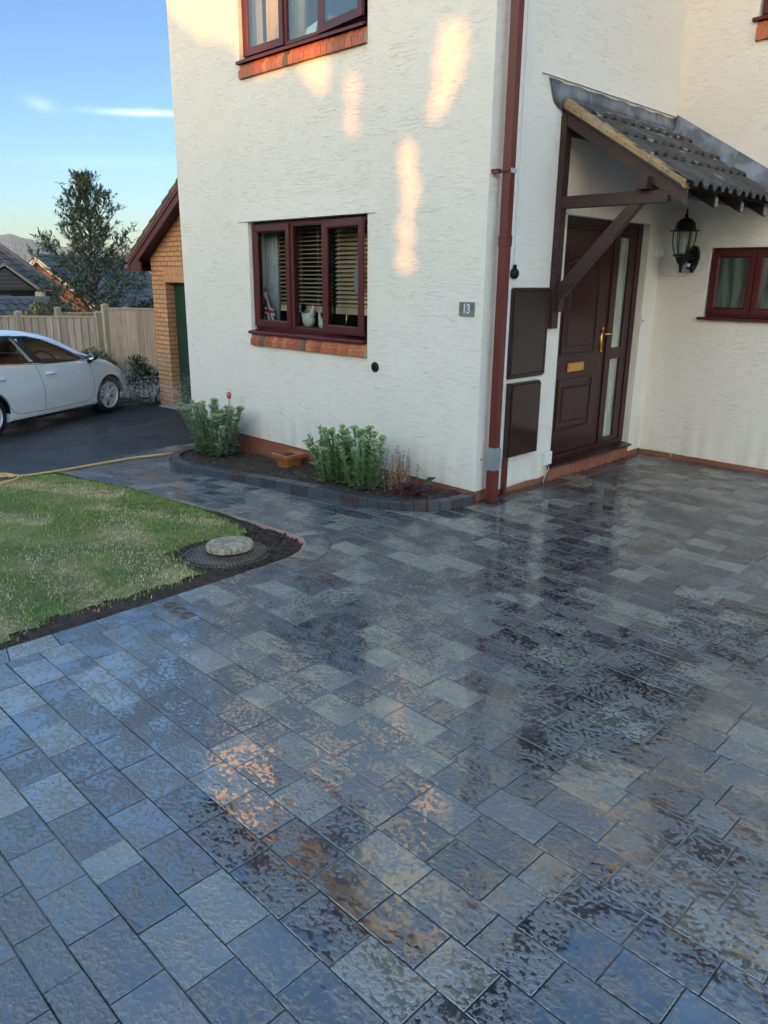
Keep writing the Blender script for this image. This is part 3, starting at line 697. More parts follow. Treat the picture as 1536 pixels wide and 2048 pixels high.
def brick_sill(parent, fn, u0, u1, zt, zb, proj, n, grey=(), slope=.04):
    m = MB(); w_ = (u1 - u0) / n
    for i in range(n):
        a, b_ = u0 + i * w_ + .0035, u0 + (i + 1) * w_ - .0035; g = random.uniform(.8, 1.2); j = random.uniform(-.003, .003)
        m.c = (.13, .095, .07) if i in grey else random.choice([(.40 * g, .12 * g, .055 * g), (.36 * g, .10 * g, .05 * g), (.43 * g, .155 * g, .065 * g)])
        prof = [(-.06, zt + .004), (.004, zt), (proj - .02 + j, zt - slope + .004), (proj - .006 + j, zt - slope - .004), (proj + j, zt - slope - .016), (proj + j - .002, zb), (.0, zb), (-.06, zb)]
        m.prism(prof, a, b_, lambda p, q, t: fn(t, p, q))
    m.c = (.42, .33, .24); prof = [(-.05, zt - .004), (.0, zt - .006), (proj - .022, zt - slope), (proj - .005, zt - slope - .02), (proj - .006, zb + .004), (-.05, zb + .004)]
    m.prism(prof, u0 + .001, u1 - .001, lambda p, q, t: fn(t, p, q)); m.build('brick_sill', M_sillbrick, parent, wcol=True)
def win3(zf0, zf1, u0, u1, du, brick, hook):
    f = MB(); D0, D1 = -.125, -.062; fn = mL
    sash(f, fn, u0, u1, zf0, zf1, .048, D0, D1); f.box(-2.375 + du, -2.335 + du, D0, D1 - .001, zf0 + .048, zf1 - .048, fn); f.box(-1.895 + du, -1.855 + du, D0, D1 - .001, zf0 + .048, zf1 - .048, fn)
    wnd = f.build('window', M_maroon, house, bevel=.003)
    m = MB(); mitred(m, fn, u0 + .012, -2.362 + du, zf0 + .030, zf1 - .028, .068, D1 + .001, D1 + .026); m.build('sash', M_maroon, wnd)
    m = MB(); mitred(m, fn, -2.372 + du, -1.862 + du, zf0 + .026, zf1 - .026, .030, D1 + .001, D1 + .010, .010); m.build('glazing_bead', M_maroon, wnd)
    an = R(7.0); hu = -1.885 + du
    def fo(u, d, z): q = u - hu; dd = d - D1; return mL(hu + q * math.cos(an) - dd * math.sin(an), D1 + q * math.sin(an) + dd * math.cos(an), z)
    m = MB(); mitred(m, fo, hu, u1 - .016, zf0 + .026, zf1 - .024, .072, .001 + D1, .027 + D1); m.build('sash', M_maroon, wnd)
    pane(wnd, fo, hu + .07, u1 - .016 - .07, zf0 + .026 + .07, zf1 - .024 - .07, D1 + .012, M_glass)
    pane(wnd, fn, u0 + .078, -2.428 + du, zf0 + .096, zf1 - .094, D1 + .010, M_glass); pane(wnd, fn, -2.344 + du, -1.890 + du, zf0 + .054, zf1 - .054, D1 - .008, M_glass)
    m = MB(); m.prism([(-.12, zf0 - .003), (-.055, zf0 - .003), (.036, zf0 - .016), (.040, zf0 - .024), (.040, zf0 - .042), (.032, zf0 - .042), (.030, zf0 - .028), (-.12, zf0 - .034)], u0 + .0 - .03 if False else u0 + .004, u1 - .012, lambda p, q, t: fn(t, p, q))
    m.prism([(.003, zf0 - .010), (.036, zf0 - .016), (.040, zf0 - .042), (.003, zf0 - .042)], u0 - .014, u0 + .0035, lambda p, q, t: fn(t, p, q))
    m.build('sill', M_maroon, wnd)
    brick_sill(wnd, fn, u0 + .01, u1 - .003, zf0 - .046, brick, .034, 23, hook)
    return wnd
win3(1.212, 2.232, -2.957, -1.253, 0, 1.057, (2, 11)); win3(3.645, 4.857, -2.984, -1.261, -.012, 3.482, (9,))
# small window by the lantern and the one above it
def win2(fn, u0, u1, z0, z1, mull, glass):
    f = MB(); D0, D1 = -.11, -.045; sash(f, fn, u0, u1, z0, z1, .046, D0, D1)
    for mu in mull: f.box(mu - .02, mu + .02, D0, D1 - .001, z0 + .046, z1 - .046, fn)
    wnd = f.build('window', M_maroon, house, bevel=.003); es = [u0] + list(mull) + [u1]
    for i in range(len(es) - 1):
        a, b_ = es[i] + (.014 if i == 0 else .004), es[i + 1] - (.014 if i == len(es) - 2 else .004)
        m = MB(); mitred(m, fn, a, b_, z0 + .026, z1 - .024, .062, D1 + .001, D1 + .024); m.build('sash', M_maroon, wnd); pane(wnd, fn, a + .058, b_ - .058, z0 + .084, z1 - .082, D1 + .008, glass)
    m = MB(); m.box(u0 - .05, u1 + .05, -.045, .042, z0 - .030, z0 - .004, fn); m.build('sill', M_maroon, wnd, bevel=.003); return wnd
win2(mR, .500, 2.045, 1.405, 2.018, [.905, 1.48], M_obs)
wu = win2(mR, .655, 1.945, 3.86, 4.855, [1.08, 1.52], M_glass); brick_sill(wu, mR, .645, 1.945, 3.825, 3.683, .034, 17)

# -------- front door
dr = MB(); X0 = -.065
def dx(u, d, z): return (X0 + d, u, z)
dr.box(1.064, 1.14, -.07, 0, .155, 2.232, dx); dr.box(2.40, 2.487, -.07, 0, .155, 2.232, dx); dr.box(1.14, 2.40, -.07, 0, 2.165, 2.232, dx); dr.box(1.985, 2.035, -.07, 0.002, .155, 2.165, dx); dr.box(1.14, 2.40, -.07, .0, .155, .19, dx)
dr.box(1.14, 1.985, -.072, .004, 2.145, 2.164, dx)
door = dr.build('front_door', M_doorfoil, house, bevel=.004)
m = MB(); m.box(1.145, 1.98, -.06, -.012, .195, 2.14, dx)
def panelm(u0, u1, z0, z1, arch=0.0, raise_=.014):
    def ring(i, d):
        a, b_, c, e = u0 + i, u1 - i, z0 + i, z1 - i; P = [(a, c), (b_, c)]
        N = 8
        for k in range(N + 1): t = k / N; P.append((b_ + (a - b_) * t, e + arch * math.sin(math.pi * t)))
        return [(X0 - .012 + d, p, q) for p, q in P]
    rings = [ring(0, 0), ring(.004, .010), ring(.022, .012), ring(.030, -.006), ring(.075, -.004), ring(.090, raise_), ring(.105, raise_)]
    n = len(rings[0]); vs = [v for r in rings for v in r]; m.add(vs, [(k * n + i, k * n + (i + 1) % n, (k + 1) * n + (i + 1) % n, (k + 1) * n + i) for k in range(len(rings) - 1) for i in range(n)] + [tuple((len(rings) - 1) * n + i for i in range(n))])
panelm(1.215, 1.80, .40, .875); panelm(1.215, 1.80, 1.075, 1.86, .07)
m.box(1.20, 1.93, -.012, .0, .285, .30, dx); m.box(1.20, 1.93, -.012, -.004, .30, .312, dx)
m.build('door_leaf', M_doorfoil, door, bevel=.002)
m = MB(); m.box(2.036, 2.105, -.055, -.01, .192, 2.163, dx); m.box(2.285, 2.398, -.055, -.01, .192, 2.163, dx); m.box(2.105, 2.285, -.055, -.01, .192, .235, dx); m.box(2.105, 2.285, -.055, -.01, 2.10, 2.163, dx); m.box(2.105, 2.285, -.055, -.01, 1.0, 1.105, dx); m.build('side_light_frame', M_doorfoil, door, bevel=.004)
m = MB(); m.box(2.105, 2.285, -.045, -.030, .235, 1.0, dx); m.box(2.105, 2.285, -.045, -.030, 1.105, 2.10, dx); m.build('side_light_glass', M_frost, door)
m = MB(); m.box(1.34, 1.615, -.012, .002, .934, 1.012, dx); m.box(1.352, 1.603, .002, .006, .944, 1.002, dx); m.build('letterbox', M_brass, door, bevel=.002)
m = MB(); m.box(1.885, 1.918, -.012, .000, 1.095, 1.29, dx); m.ball((X0 + .0, 1.9015, 1.09), .006, .0165, .014); m.ball((X0, 1.9015, 1.295), .006, .0165, .014); m.tube([dx(1.9015, 0, 1.245), dx(1.9015, .048, 1.245)], .009); m.tube([dx(1.9015, .046, 1.245), dx(1.93, .052, 1.247), dx(1.97, .050, 1.244), dx(2.0, .047, 1.236)], [.010, .010, .009, .006]); m.lathe([(.008, 0), (.008, .004)], (X0 + .0, 1.9015, 1.15), 10, 'x'); m.build('handle', M_brass, door, smooth=True)
m = MB(); m.prism([(X0 - .06, .125), (.055, .122), (.060, .130), (.058, .140), (X0 + .01, .156), (X0 - .06, .156)], 1.005, 2.462, lambda p, q, t: (p, t, q)); m.build('threshold', M_doorfoil, door, bevel=.002)
m = MB(); m.box(-2, X0 - .2, .9, 2.7, 0, .1); m.box(-2, -1.9, .9, 2.7, 0, 2.4); m.box(-2, -.3, .95, 1.0, .1, 2.4); m.box(-2, -.3, 2.6, 2.66, .1, 2.4); m.box(-2, -.3, 1, 2.6, 2.4, 2.45); m.build('hallway', M_roomdark, house)

# -------- rainwater pipe, conduit
m = MB(); m.box(.058, .126, .072, .138, -.02, TOPZ + .05); m.box(.054, .130, .068, .142, 0.0, .262); m.box(.054, .130, .068, .142, 1.95, 2.03)
dp = m.build('downpipe', M_pipe, house, bevel=.005)
m = MB(); m.box(.052, .132, .066, .144, .272, .452)
for k in range(5): z = .285 + k * .034; m.box(.0505, .1335, .0645, .1455, z, z + .003 + random.random() * .006)
M_tape = pm('duct_tape', (.36, .38, .42), .33, .35, metal=.55, bump=.004, bs=30); m.build('duct_tape', M_tape, dp)
m = MB(); m.box(.050, .128, .064, .142, 2.455, 2.462); m.box(.0, .055, .02, .07, 2.445, 2.472); m.box(.130, .134, .07, .146, 2.447, 2.475); m.build('pipe_bracket', M_pipe, dp)
m = MB(); m.box(.129, .1345, .072, .146, 2.445, 2.476); m.build('pipe_clip', pm('pale_clip', (.35, .36, .40), .5), dp)
m = MB(); m.box(.0005, .016, .345, .361, 1.80, TOPZ); m.build('cable_conduit', M_white, house, bevel=.002)
m = MB(); m.box(.012, .044, .335, .372, -.01, .315); m.build('meter_tail_pipe', M_pipe, house, bevel=.003)

# -------- porch canopy
can = MB(); Yt0, Yt1 = .872, .945
def zr(x): return 2.985 - .612 * x                    # top of rafters
can.box(.0, .050, .862, .952, 1.335, 2.93); can.box(.050, .100, Yt0, Yt1, 1.47, 1.62)
can.box(.048, .925, Yt0 + .004, Yt1 - .004, 2.262, 2.352)
cosn = math.cos(math.atan(.612))
can.prism([(.0, zr(0) - .10), (1.045, zr(1.045) - .105), (1.045, zr(1.045) + .0), (.0, zr(0))], Yt0, Yt1, lambda p, q, t: (p, t, q))
can.prism([(.052, 1.565), (.075, 1.545), (.73, 2.262), (.615, 2.262), (.052, 1.665)], Yt0 + .006, Yt1 - .006, lambda p, q, t: (p, t, q))
canopy = can.build('porch_canopy', M_timber, house, bevel=.004)
m = MB(); m.box(.705, .795, .800, 2.745, 2.353, 2.443)
m.build('purlin', M_timber, canopy, bevel=.004)
for yy in (1.43, 1.925, 2.42): m = MB(); m.prism([(.0, zr(0) - .10), (1.03, zr(1.03) - .105), (1.03, zr(1.03) - .015), (.0, zr(0) - .012)], yy, yy + .045, lambda p, q, t: (p, t, q)); m.build('rafter', M_timber, canopy)
m = MB(); m.box(.002, .05, .96, 2.74, 2.80, 2.93); m.build('wall_plate', M_timber, canopy)
for yy in (1.43, 1.925, 2.42): m = MB(); m.box(1.030, 1.040, yy + .002, yy + .043, 2.262, zr(1.03) - .03); m.build('rafter_foot', pm('weathered_grey_paint', (.22, .21, .21), .7, .3), canopy)
m = MB(); m.prism([(.012, zr(.012) + .002), (1.045, zr(1.045) + .002), (1.03, zr(1.03) + .018), (.012, zr(.012) + .014)], .845, 2.745, lambda p, q, t: (p, t, q)); m.build('roof_boarding', M_timber, canopy)
m = MB(); N_ = 46; vs = []
for i in range(N_ + 1):
    x = .02 + (1.055 - .02) * i / N_; b_ = zr(x) + .004; t = b_ + .075 - .020 * i / N_ + random.uniform(-.004, .004) + .010 * (.5 - ((i / N_ * 3.1) % 1)); yj = .848 + random.uniform(-.002, .002)
    vs += [(x, yj, b_), (x, yj + .002, b_ + .045), (x, yj + .02, t), (x, .93, t + .003), (x, .93, b_)]
m.add(vs, [(i * 5 + k, i * 5 + (k + 1) % 5, (i + 1) * 5 + (k + 1) % 5, (i + 1) * 5 + k) for i in range(N_) for k in range(5)] + [(0, 1, 2, 3, 4), tuple(N_ * 5 + k for k in (4, 3, 2, 1, 0))])
m.build('verge_mortar', M_mortar, canopy)
# tiles: four courses of corrugated interlocking tiles
m = MB(); PER = .150
def wave(y):
    t = ((y - .90) / PER) % 1.0; a = abs(t - .5) * 2; return .038 * max(0.0, min(1.0, (1 - a * 1.55) * 1.9)) ** .8 if a < .64 else 0.0
courses = [(-.02, .225), (.16, .500), (.43, .760), (.69, 1.118)]
for ci, (xa, xb) in enumerate(courses):
    ny = 300; ya, yb = .868, 2.748; nxs = 7; base = len(m.v); lift0, lift1 = .012, .048
    for j in range(ny + 1):
        y = ya + (yb - ya) * j / ny; tile = int((y - .90) / PER); rnd = math.sin(tile * 12.9898 + ci * 78.2) * 43758.5; rnd -= math.floor(rnd); g = .7 + .5 * rnd
        for i in range(nxs + 1):
            f = i / nxs; xe = xb + (rnd - .5) * .014; x = xa + (xe - xa) * f; z = zr(x) + .022 + lift0 + (lift1 - lift0) * f + wave(y) * (1.0) + random.uniform(-.0008, .0008)
            m.v.append((x, y, z)); moss = random.random() < .035; m.col.append((.36, .37, .31) if moss else (.064 * g, .059 * g, .056 * g))
        xe = xb + (rnd - .5) * .014; z = zr(xe) + .022 + lift1 + wave(y); m.v.append((xe - .002, y, z - .020)); m.col.append((.03, .028, .027)); m.v.append((xe - .14, y, z - .018 + .08 * .9 - .0)); m.col.append((.02, .02, .02))
    W_ = nxs + 3
    for j in range(ny):
        for i in range(W_ - 1): a = base + j * W_ + i; m.f.append((a, a + 1, a + W_ + 1, a + W_)); m.mi.append(0)
tl = m.build('roof_tiles', M_slate_tiles, canopy, wcol=True, smooth=False)
# lead
m = MB(); vs = []
prof = []
n_ = 30
top = [(.662 + (2.748 - .662) * k / n_, 3.158 + .006 * math.sin(k * 1.3)) for k in range(n_ + 1)]; botz = []
for (y, z) in top:
    d = y - .662; zb = 3.030 if d > .2 else 3.158 - min(.19, math.sqrt(max(0, 1 - ((.2 - d) / .2) ** 2)) * .19)
    if d > .2: zb = 2.968 + min(.075, (d - .2) * .5)
    botz.append(zb)
for k in range(n_ + 1): y, z = top[k]; vs += [(.004, y, z), (.010 + .004 * math.sin(k * 2.1), y, (z + botz[k]) / 2), (.016, y, botz[k])]
m.add(vs, [(k * 3 + i, k * 3 + i + 1, (k + 1) * 3 + i + 1, (k + 1) * 3 + i) for k in range(n_) for i in range(2)])
vs = []                                     # apron lying on the tiles under the door wall
for k in range(40):
    y = .90 + (2.745 - .90) * k / 39
    for i, x in enumerate((.010, .05, .10, .150)): vs.append((x, y, zr(x) + .022 + .026 + .02 * (i == 0) + wave(y) * (.55 if i else 0) + .016 + .003 * math.sin(k * .8 + i)))
m.add(vs, [(k * 4 + i, k * 4 + i + 1, (k + 1) * 4 + i + 1, (k + 1) * 4 + i) for k in range(39) for i in range(3)])
vs = []                                     # against the lantern wall, following the slope
for k in range(40):
    x = .004 + 1.10 * k / 39; zt = 3.205 - .60 * x; zb = zr(x) + .085
    vs += [(x, 2.744, zt), (x, 2.738, (zt + zb) / 2), (x, 2.722, zb), (x, 2.64, zb - .014), (x, 2.56 + .006 * math.sin(k * .5), zb - .026)]
m.add(vs, [(k * 5 + i, k * 5 + i + 1, (k + 1) * 5 + i + 1, (k + 1) * 5 + i) for k in range(39) for i in range(4)])
m.build('lead_flashing', M_lead, canopy, smooth=True, solid=.003)

# -------- things fixed to the walls
def lib():
    pass
e = empty('meter_box', (0, .58, .95)); tag(e, 'matt brown meter cupboard on the wall, upper and larger of the two', 'meter box', 'meter boxes beside the downpipe')
m = MB(); m.prism([(.337, .955), (.835, .955), (.835, 1.655), (.337, 1.655)], .0005, .018, lambda p, q, t: (t, p, q)); m.box(.001, .045, .350, .822, 1.640, 1.662); m.box(.001, .040, .350, .372, .97, 1.640); m.box(.001, .040, .800, .822, .97, 1.640); m.box(.001, .040, .372, .800, .97, .990); m.build('housing', M_meter, e, bevel=.006)
m = MB(); m.box(.010, .034, .374, .798, .992, 1.636); m.build('door', M_meter, e, bevel=.003)
m = MB(); m.box(.034, .037, .402, .412, 1.285, 1.312); m.build('lock_slot', M_black, e)
e = empty('meter_box', (0, .58, .3)); tag(e, 'glossy brown meter box bolted to the wall below the larger one', 'meter box', 'meter boxes beside the downpipe')
m = MB(); m.box(.0005, .052, .345, .752, .318, .925); m.build('housing', M_meter, e, bevel=.006)
m = MB(); m.box(.053, .066, .350, .748, .325, .912); m.build('door', M_metergloss, e, bevel=.006)
m = MB(); m.lathe([(.008, 0), (.008, .003)], (.066, .378, .60), 10, 'x'); m.build('lock', M_black, e)
# slate number plate
plx = MB(); ed = [(-.2205, 1.452), (-.15, 1.450), (-.080, 1.451), (-.0785, 1.50), (-.0795, 1.554), (-.15, 1.5555), (-.220, 1.553), (-.2215, 1.50)]
plx.prism(ed, .001, .012, lambda p, q, t: (p, -t, q)); 
def slate():
    b = NB('slate'); n = b.noise(9, 4, vec=b.map((3, 1, 1), (0, R(35), 0))); c = b.mixc(b.ramp(n, .4, .6), (.10, .12, .12), (.19, .22, .215)); return b.fin(c, .5, bump=b.bump(n, .003))
pt = plx.build('house_number_sign', slate()); tag(pt, 'small square slate plaque with a white 13 on the front wall', 'sign')
text_mesh('13', .098, 'number', M_white, Matrix.Translation((-.150, -.0128, 1.502)) @ Matrix.Rotation(R(90), 4, 'X') @ Matrix.Diagonal((.8, 1, 1, 1)), pt, .0006, off=tuple(pt['_off']))
for x in (-.212, -.09): m = MB(); m.lathe([(.003, 0), (.003, .002)], (x, -.0125, 1.505), 8, 'y'); m.build('screw', M_black, pt)
# vent grille
m = MB(); m.lathe([(.036, 0), (.044, -.004), (.044, -.010), (.036, -.014), (.001, -.015)], (-1.147, -.0005, .982), 28, 'y'); v = m.build('round_vent', M_black, smooth=False); tag(v, 'round black plastic wall vent below the ground floor window', 'vent')
for a in range(4): m = MB(); m.lathe([(.004, 0), (.004, -.002)], (-1.147 + .03 * math.cos(a * 1.57 + .3), -.0158, .982 + .03 * math.sin(a * 1.57 + .3)), 8, 'y'); m.build('screw', pm('steel', (.5, .5, .5), .3, .1, metal=1.0), v)
m = MB(); m.lathe([(.03, 0), (.038, .008), (.040, .03), (.030, .042), (.01, .046)], (0, .345, 1.765), 20, 'x'); m.box(.01, .03, .335, .355, 1.80, 1.83); b_ = m.build('round_wall_cap', M_black, smooth=True); tag(b_, 'small round black cap peeping out behind the downpipe above the meter boxes', 'cap')
m = MB(); m.lathe([(.006, 0), (.007, .006)], (.0, .062, .345), 10, 'x'); tag(m.build('wall_plug', M_black), 'tiny black plug in the render near the foot of the downpipe', 'plug')
# telephone socket with cables
e = empty('cable_box', (0, 1.0, .16)); tag(e, 'white square cable box on the wall beside the door threshold', 'cable box')
m = MB(); m.box(.0005, .034, .925, 1.045, .158, .272); m.build('cover', M_white, e, bevel=.006)
cab = MB(); cab.tube([(.02, .985, .16), (.03, .965, .11), (.028, .925, .075), (.026, .87, .058), (.022, .70, .066), (.02, .5, .062), (.02, .40, .055)], .0035, 6); cab.tube([(.02, 1.0, .16), (.035, 1.005, .12), (.03, .98, .09), (.026, .95, .08)], .0035, 6); cab.tube([(.02, .97, .16), (.04, .955, .10), (.032, .94, .03), (.03, .935, .003)], .004, 6)
cab.build('cable', pm('white_cable', (.55, .53, .47), .5), e, smooth=True)
m = MB(); m.tube([(.03, 2.70, .055), (.10, 2.735, .052), (.25, 2.740, .056), (.5, 2.738, .050), (.8, 2.742, .052)], .003, 6); m.tube([(.33, 2.735, .055), (.36, 2.72, .05), (.365, 2.715, .02)], .004, 6); tag(m.build('loose_cable', MATS['white_cable'], smooth=True), 'thin pale cable lying along the brick plinth under the lantern', 'cable')
e = empty('junction_box', (0, 2.64, 1.94)); tag(e, 'grey white plastic junction box in the corner beside the lantern', 'junction box')
m = MB(); m.box(.001, .050, 2.60, 2.71, 1.945, 2.020); m.build('box', M_white, e, bevel=.004)
m = MB(); m.tube([(.03, 2.70, 1.945), (.02, 2.735, 1.86), (.03, 2.744, 1.80), (.06, 2.745, 1.775), (.15, 2.746, 1.768), (.27, 2.746, 1.765), (.30, 2.74, 1.80)], .004, 6); m.build('cable', pm('painted_cable', (.62, .58, .48), .6), e, smooth=True)
e = empty('doorbell', (0, 2.43, 1.30)); tag(e, 'small white doorbell push on the reveal right of the door', 'doorbell')
m = MB(); m.box(.0005, .014, 2.495, 2.525, 1.30, 1.385); m.build('plate', M_white, e, bevel=.004); m = MB(); m.lathe([(.009, 0), (.008, .003)], (.0145, 2.510, 1.35), 14, 'x'); m.build('button', M_black, e)
# wall lantern
LX, LY = .296, 2.585
e = empty('wall_lantern', (LX, LY, 1.80)); tag(e, 'ornate black coach lantern with clear glass on the cream wall', 'lantern')
m = MB(); hexr = lambda prof, n=6: m.lathe(prof, (LX, LY, 0), n, ph=R(20))
hexr([(.120, 2.163), (.118, 2.170), (.095, 2.185), (.088, 2.205), (.083, 2.235), (.068, 2.258), (.045, 2.272), (.020, 2.284)], 8); m.lathe([(.02, 2.28), (.014, 2.297), (.020, 2.305), (.012, 2.312), (.007, 2.322), (.010, 2.332), (.009, 2.350), (.001, 2.366)], (LX, LY, 0), 12)
for k in range(6):
    a = R(20) + k * math.pi / 3; m.ball((LX + .122 * math.cos(a), LY + .122 * math.sin(a), 2.170), .007, .007, .009, 6, 4)
m.build('roof_cap', M_black, e, auto=35)
m = MB()
for k in range(6):
    a = R(20) + k * math.pi / 3; m.tube([(LX + r * math.cos(a), LY + r * math.sin(a), z) for r, z in ((.100, 2.165), (.101, 2.12), (.097, 2.07), (.088, 2.02), (.070, 1.962))], .0055, 6)
m.build('frame_bar', M_black, e, smooth=True)
m = MB(); m.lathe([(.097, 2.163), (.098, 2.12), (.094, 2.07), (.085, 2.02), (.067, 1.965)], (LX, LY, 0), 6, ph=R(20)); m.f = m.f[:-2]; m.mi = m.mi[:-2]; m.build('glass', M_glass, e)
m = MB(); m.lathe([(.010, 1.968), (.012, 2.03), (.010, 2.033)], (LX, LY, 0), 10); m.lathe([(.011, 2.033), (.014, 2.06), (.008, 2.10), (.001, 2.108)], (LX, LY, 0), 10); m.build('bulb', pm('bulb_white', (.6, .6, .58), .3), e, smooth=True)
m = MB(); m.lathe([(.060, 1.966), (.088, 1.958), (.084, 1.948), (.060, 1.935), (.048, 1.905), (.036, 1.880), (.020, 1.868), (.016, 1.845), (.020, 1.838), (.009, 1.830), (.014, 1.818), (.016, 1.808), (.001, 1.794)], (LX, LY, 0), 16); m.build('lower_cup', M_black, e, auto=35)
m = MB(); m.prism([(.285, 1.985), (.315, 2.03), (.345, 2.045), (.375, 2.03), (.392, 1.99), (.398, 1.93), (.385, 1.87), (.372, 1.84), (.345, 1.795), (.318, 1.84), (.300, 1.87), (.290, 1.93)], 2.700, 2.7485, lambda p, q, t: (p, t, q)); m.tube([(.345, 2.71, 1.93), (.335, 2.66, 1.925), (LX, LY, 1.92)], [.03, .024, .02], 8); m.box(.318, .372, 2.655, 2.70, 1.835, 1.895); m.build('wall_bracket', M_black, e, bevel=.004)
m = MB(); m.box(.322, .352, 2.645, 2.6545, 1.852, 1.882); m.build('sensor_window', M_white, e, bevel=.002)

# -------- behind the ground floor window
M_slat = pm('honey_slat', (.66, .47, .31), .5, .1)
def blind(x0, x1, label, ztop, tilt):
    e = empty('venetian_blind', ((x0 + x1) / 2, .215, 1.40)); tag(e, label, 'blind', 'wooden venetian blinds in the ground floor window')
    m = MB(); z = 1.475
    while z < ztop:
        m.add([(x0, .225, z - tilt), (x1, .225, z - tilt), (x1, .262, z + tilt), (x0, .262, z + tilt), (x0, .225, z - tilt + .003), (x1, .225, z - tilt + .003), (x1, .262, z + tilt + .003), (x0, .262, z + tilt + .003)], [(0, 1, 2, 3), (4, 7, 6, 5), (0, 4, 5, 1)]); z += .0385
    m.build('slats', M_slat, e)
    m = MB()
    for f in (.12, .62 if x1 - x0 > .3 else .8): x = x0 + (x1 - x0) * f; m.box(x, x + .004, .220, .222, 1.44, ztop)
    m.build('cord', pm('cord', (.62, .52, .36), .7), e)
    m = MB(); m.box(x0, x1, .225, .262, 1.395, 1.455); m.build('bottom_rail', M_slat, e, bevel=.004)
blind(-2.78, -2.50, 'wooden venetian blind behind the left pane of the ground floor window', 2.22, .004)
blind(-2.47, -1.98, 'wooden venetian blind behind the middle pane of the ground floor window', 2.22, .004)
blind(-1.92, -1.48, 'wooden venetian blind behind the right pane of the ground floor window', 2.24, .013)
m = MB(); N_ = 30; vs = []
for i in range(N_ + 1): x = -3.05 + .30 * i / N_; y = .20 + .012 * math.sin(i * 1.3); vs += [(x, y, 1.22), (x, y, 2.25)]
m.add(vs, [(2 * i, 2 * i + 2, 2 * i + 3, 2 * i + 1) for i in range(N_)]); tag(m.build('net_curtain', pm('net_curtain', (.42, .43, .45), .9, .1), smooth=True, solid=.002), 'grey net curtain at the left edge of the ground floor window', 'curtain')
# flag ornament
e = empty('flag_ornament', (-2.86, .20, 1.17)); tag(e, 'red white and blue crossed flag ornament standing behind the left window pane', 'ornament')
F = lambda p, q, t: (-2.86 + p * math.cos(.28) + q * math.sin(.28) * -1, .155 - t + .0, 1.395 + p * math.sin(.28) * -1 + q * math.cos(.28))
M_navy = pm('flag_navy', (.03, .06, .12), .6, .1); M_fwhite = pm('flag_white', (.62, .62, .60), .6, .05); M_fred = pm('flag_red', (.34, .03, .03), .6, .05)
outl = [(-.13, -.02), (-.055, .06), (-.030, .13), (.0, .235), (.035, .13), (.062, .05), (.115, .03), (.07, -.03), (.135, -.13), (.10, -.185), (.02, -.165), (-.06, -.195), (-.075, -.12)]
m = MB(); m.prism(outl, 0, .006, F); m.build('panel', M_navy, e)
def strip(m, p, q, w_, a, b_):
    p = np.array(p); q = np.array(q); t = (q - p) / np.hypot(*(q - p)); n = np.array([-t[1], t[0]]) * w_ / 2; m.prism([tuple(p - n), tuple(q - n), tuple(q + n), tuple(p + n)], a, b_, F)
m = MB(); strip(m, (-.012, .19), (.03, -.155), .070, .0065, .008); strip(m, (-.105, -.03), (.10, .015), .066, .0065, .0083); strip(m, (0, 0), (.105, -.155), .030, .0065, .0078); strip(m, (0, 0), (-.055, -.16), .028, .0065, .0077); m.build('white_bands', M_fwhite, e)
m = MB(); strip(m, (-.022, .12), (.03, -.155), .034, .0085, .010); strip(m, (-.108, -.03), (.10, .015), .032, .0085, .0102); m.build('red_cross', M_fred, e)
M_china = pm('white_china', (.66, .66, .60), .2, .04)
def hen(x, y, z, s, label, flip=1):
    e = empty('hen_ornament', (x, y, z)); tag(e, label, 'ornament', 'china hens on the window board')
    m = MB(); m.ball((x, y, z + .085 * s), .085 * s, .055 * s, .078 * s, 16, 12); m.tube([(x + .03 * s * flip, y, z + .10 * s), (x + .062 * s * flip, y, z + .15 * s), (x + .078 * s * flip, y, z + .205 * s), (x + .074 * s * flip, y, z + .235 * s)], [.045 * s, .030 * s, .018 * s, .006 * s], 12); m.tube([(x - .04 * s * flip, y, z + .09 * s), (x - .085 * s * flip, y, z + .135 * s), (x - .10 * s * flip, y, z + .165 * s)], [.04 * s, .024 * s, .014 * s], 10); m.build('body', M_china, e, smooth=True)
    m = MB()
    for k in range(22): a = random.uniform(-.5, .9); m.leaf((x - .07 * s * flip, y - .01, z + .15 * s), (-math.sin(a) * flip, random.uniform(-.3, .3), math.cos(a)), .11 * s * random.uniform(.7, 1.1), .022 * s)
    m.build('tail_plume', M_black if s > .8 else MATS['flag_red'], e)
hen(-2.27, .185, 1.245, .95, 'white china hen with a black plume behind the middle pane')
hen(-2.05, .185, 1.235, .72, 'smaller white china hen with a red comb beside the window mullion', -1)
m = MB(); m.tube([(-1.72, .17, 1.243), (-1.71, .17, 1.33), (-1.70, .17, 1.415)], [.012, .008, .007], 10); tag(m.build('brass_candlestick', M_brass, smooth=True), 'slim brass stick standing behind the right pane of the ground floor window', 'ornament')
m = MB(); m.prism([(-1.62, 1.60), (-1.545, 1.62), (-1.535, 1.95), (-1.56, 2.0), (-1.60, 1.85), (-1.635, 1.72)], .0, .006, lambda p, q, t: (p + .03, .165 + t, q)); tag(m.build('hanging_ornament', pm('frosted_white', (.30, .31, .30), .5)), 'pale hanging ornament near the right edge of the ground floor window', 'ornament')
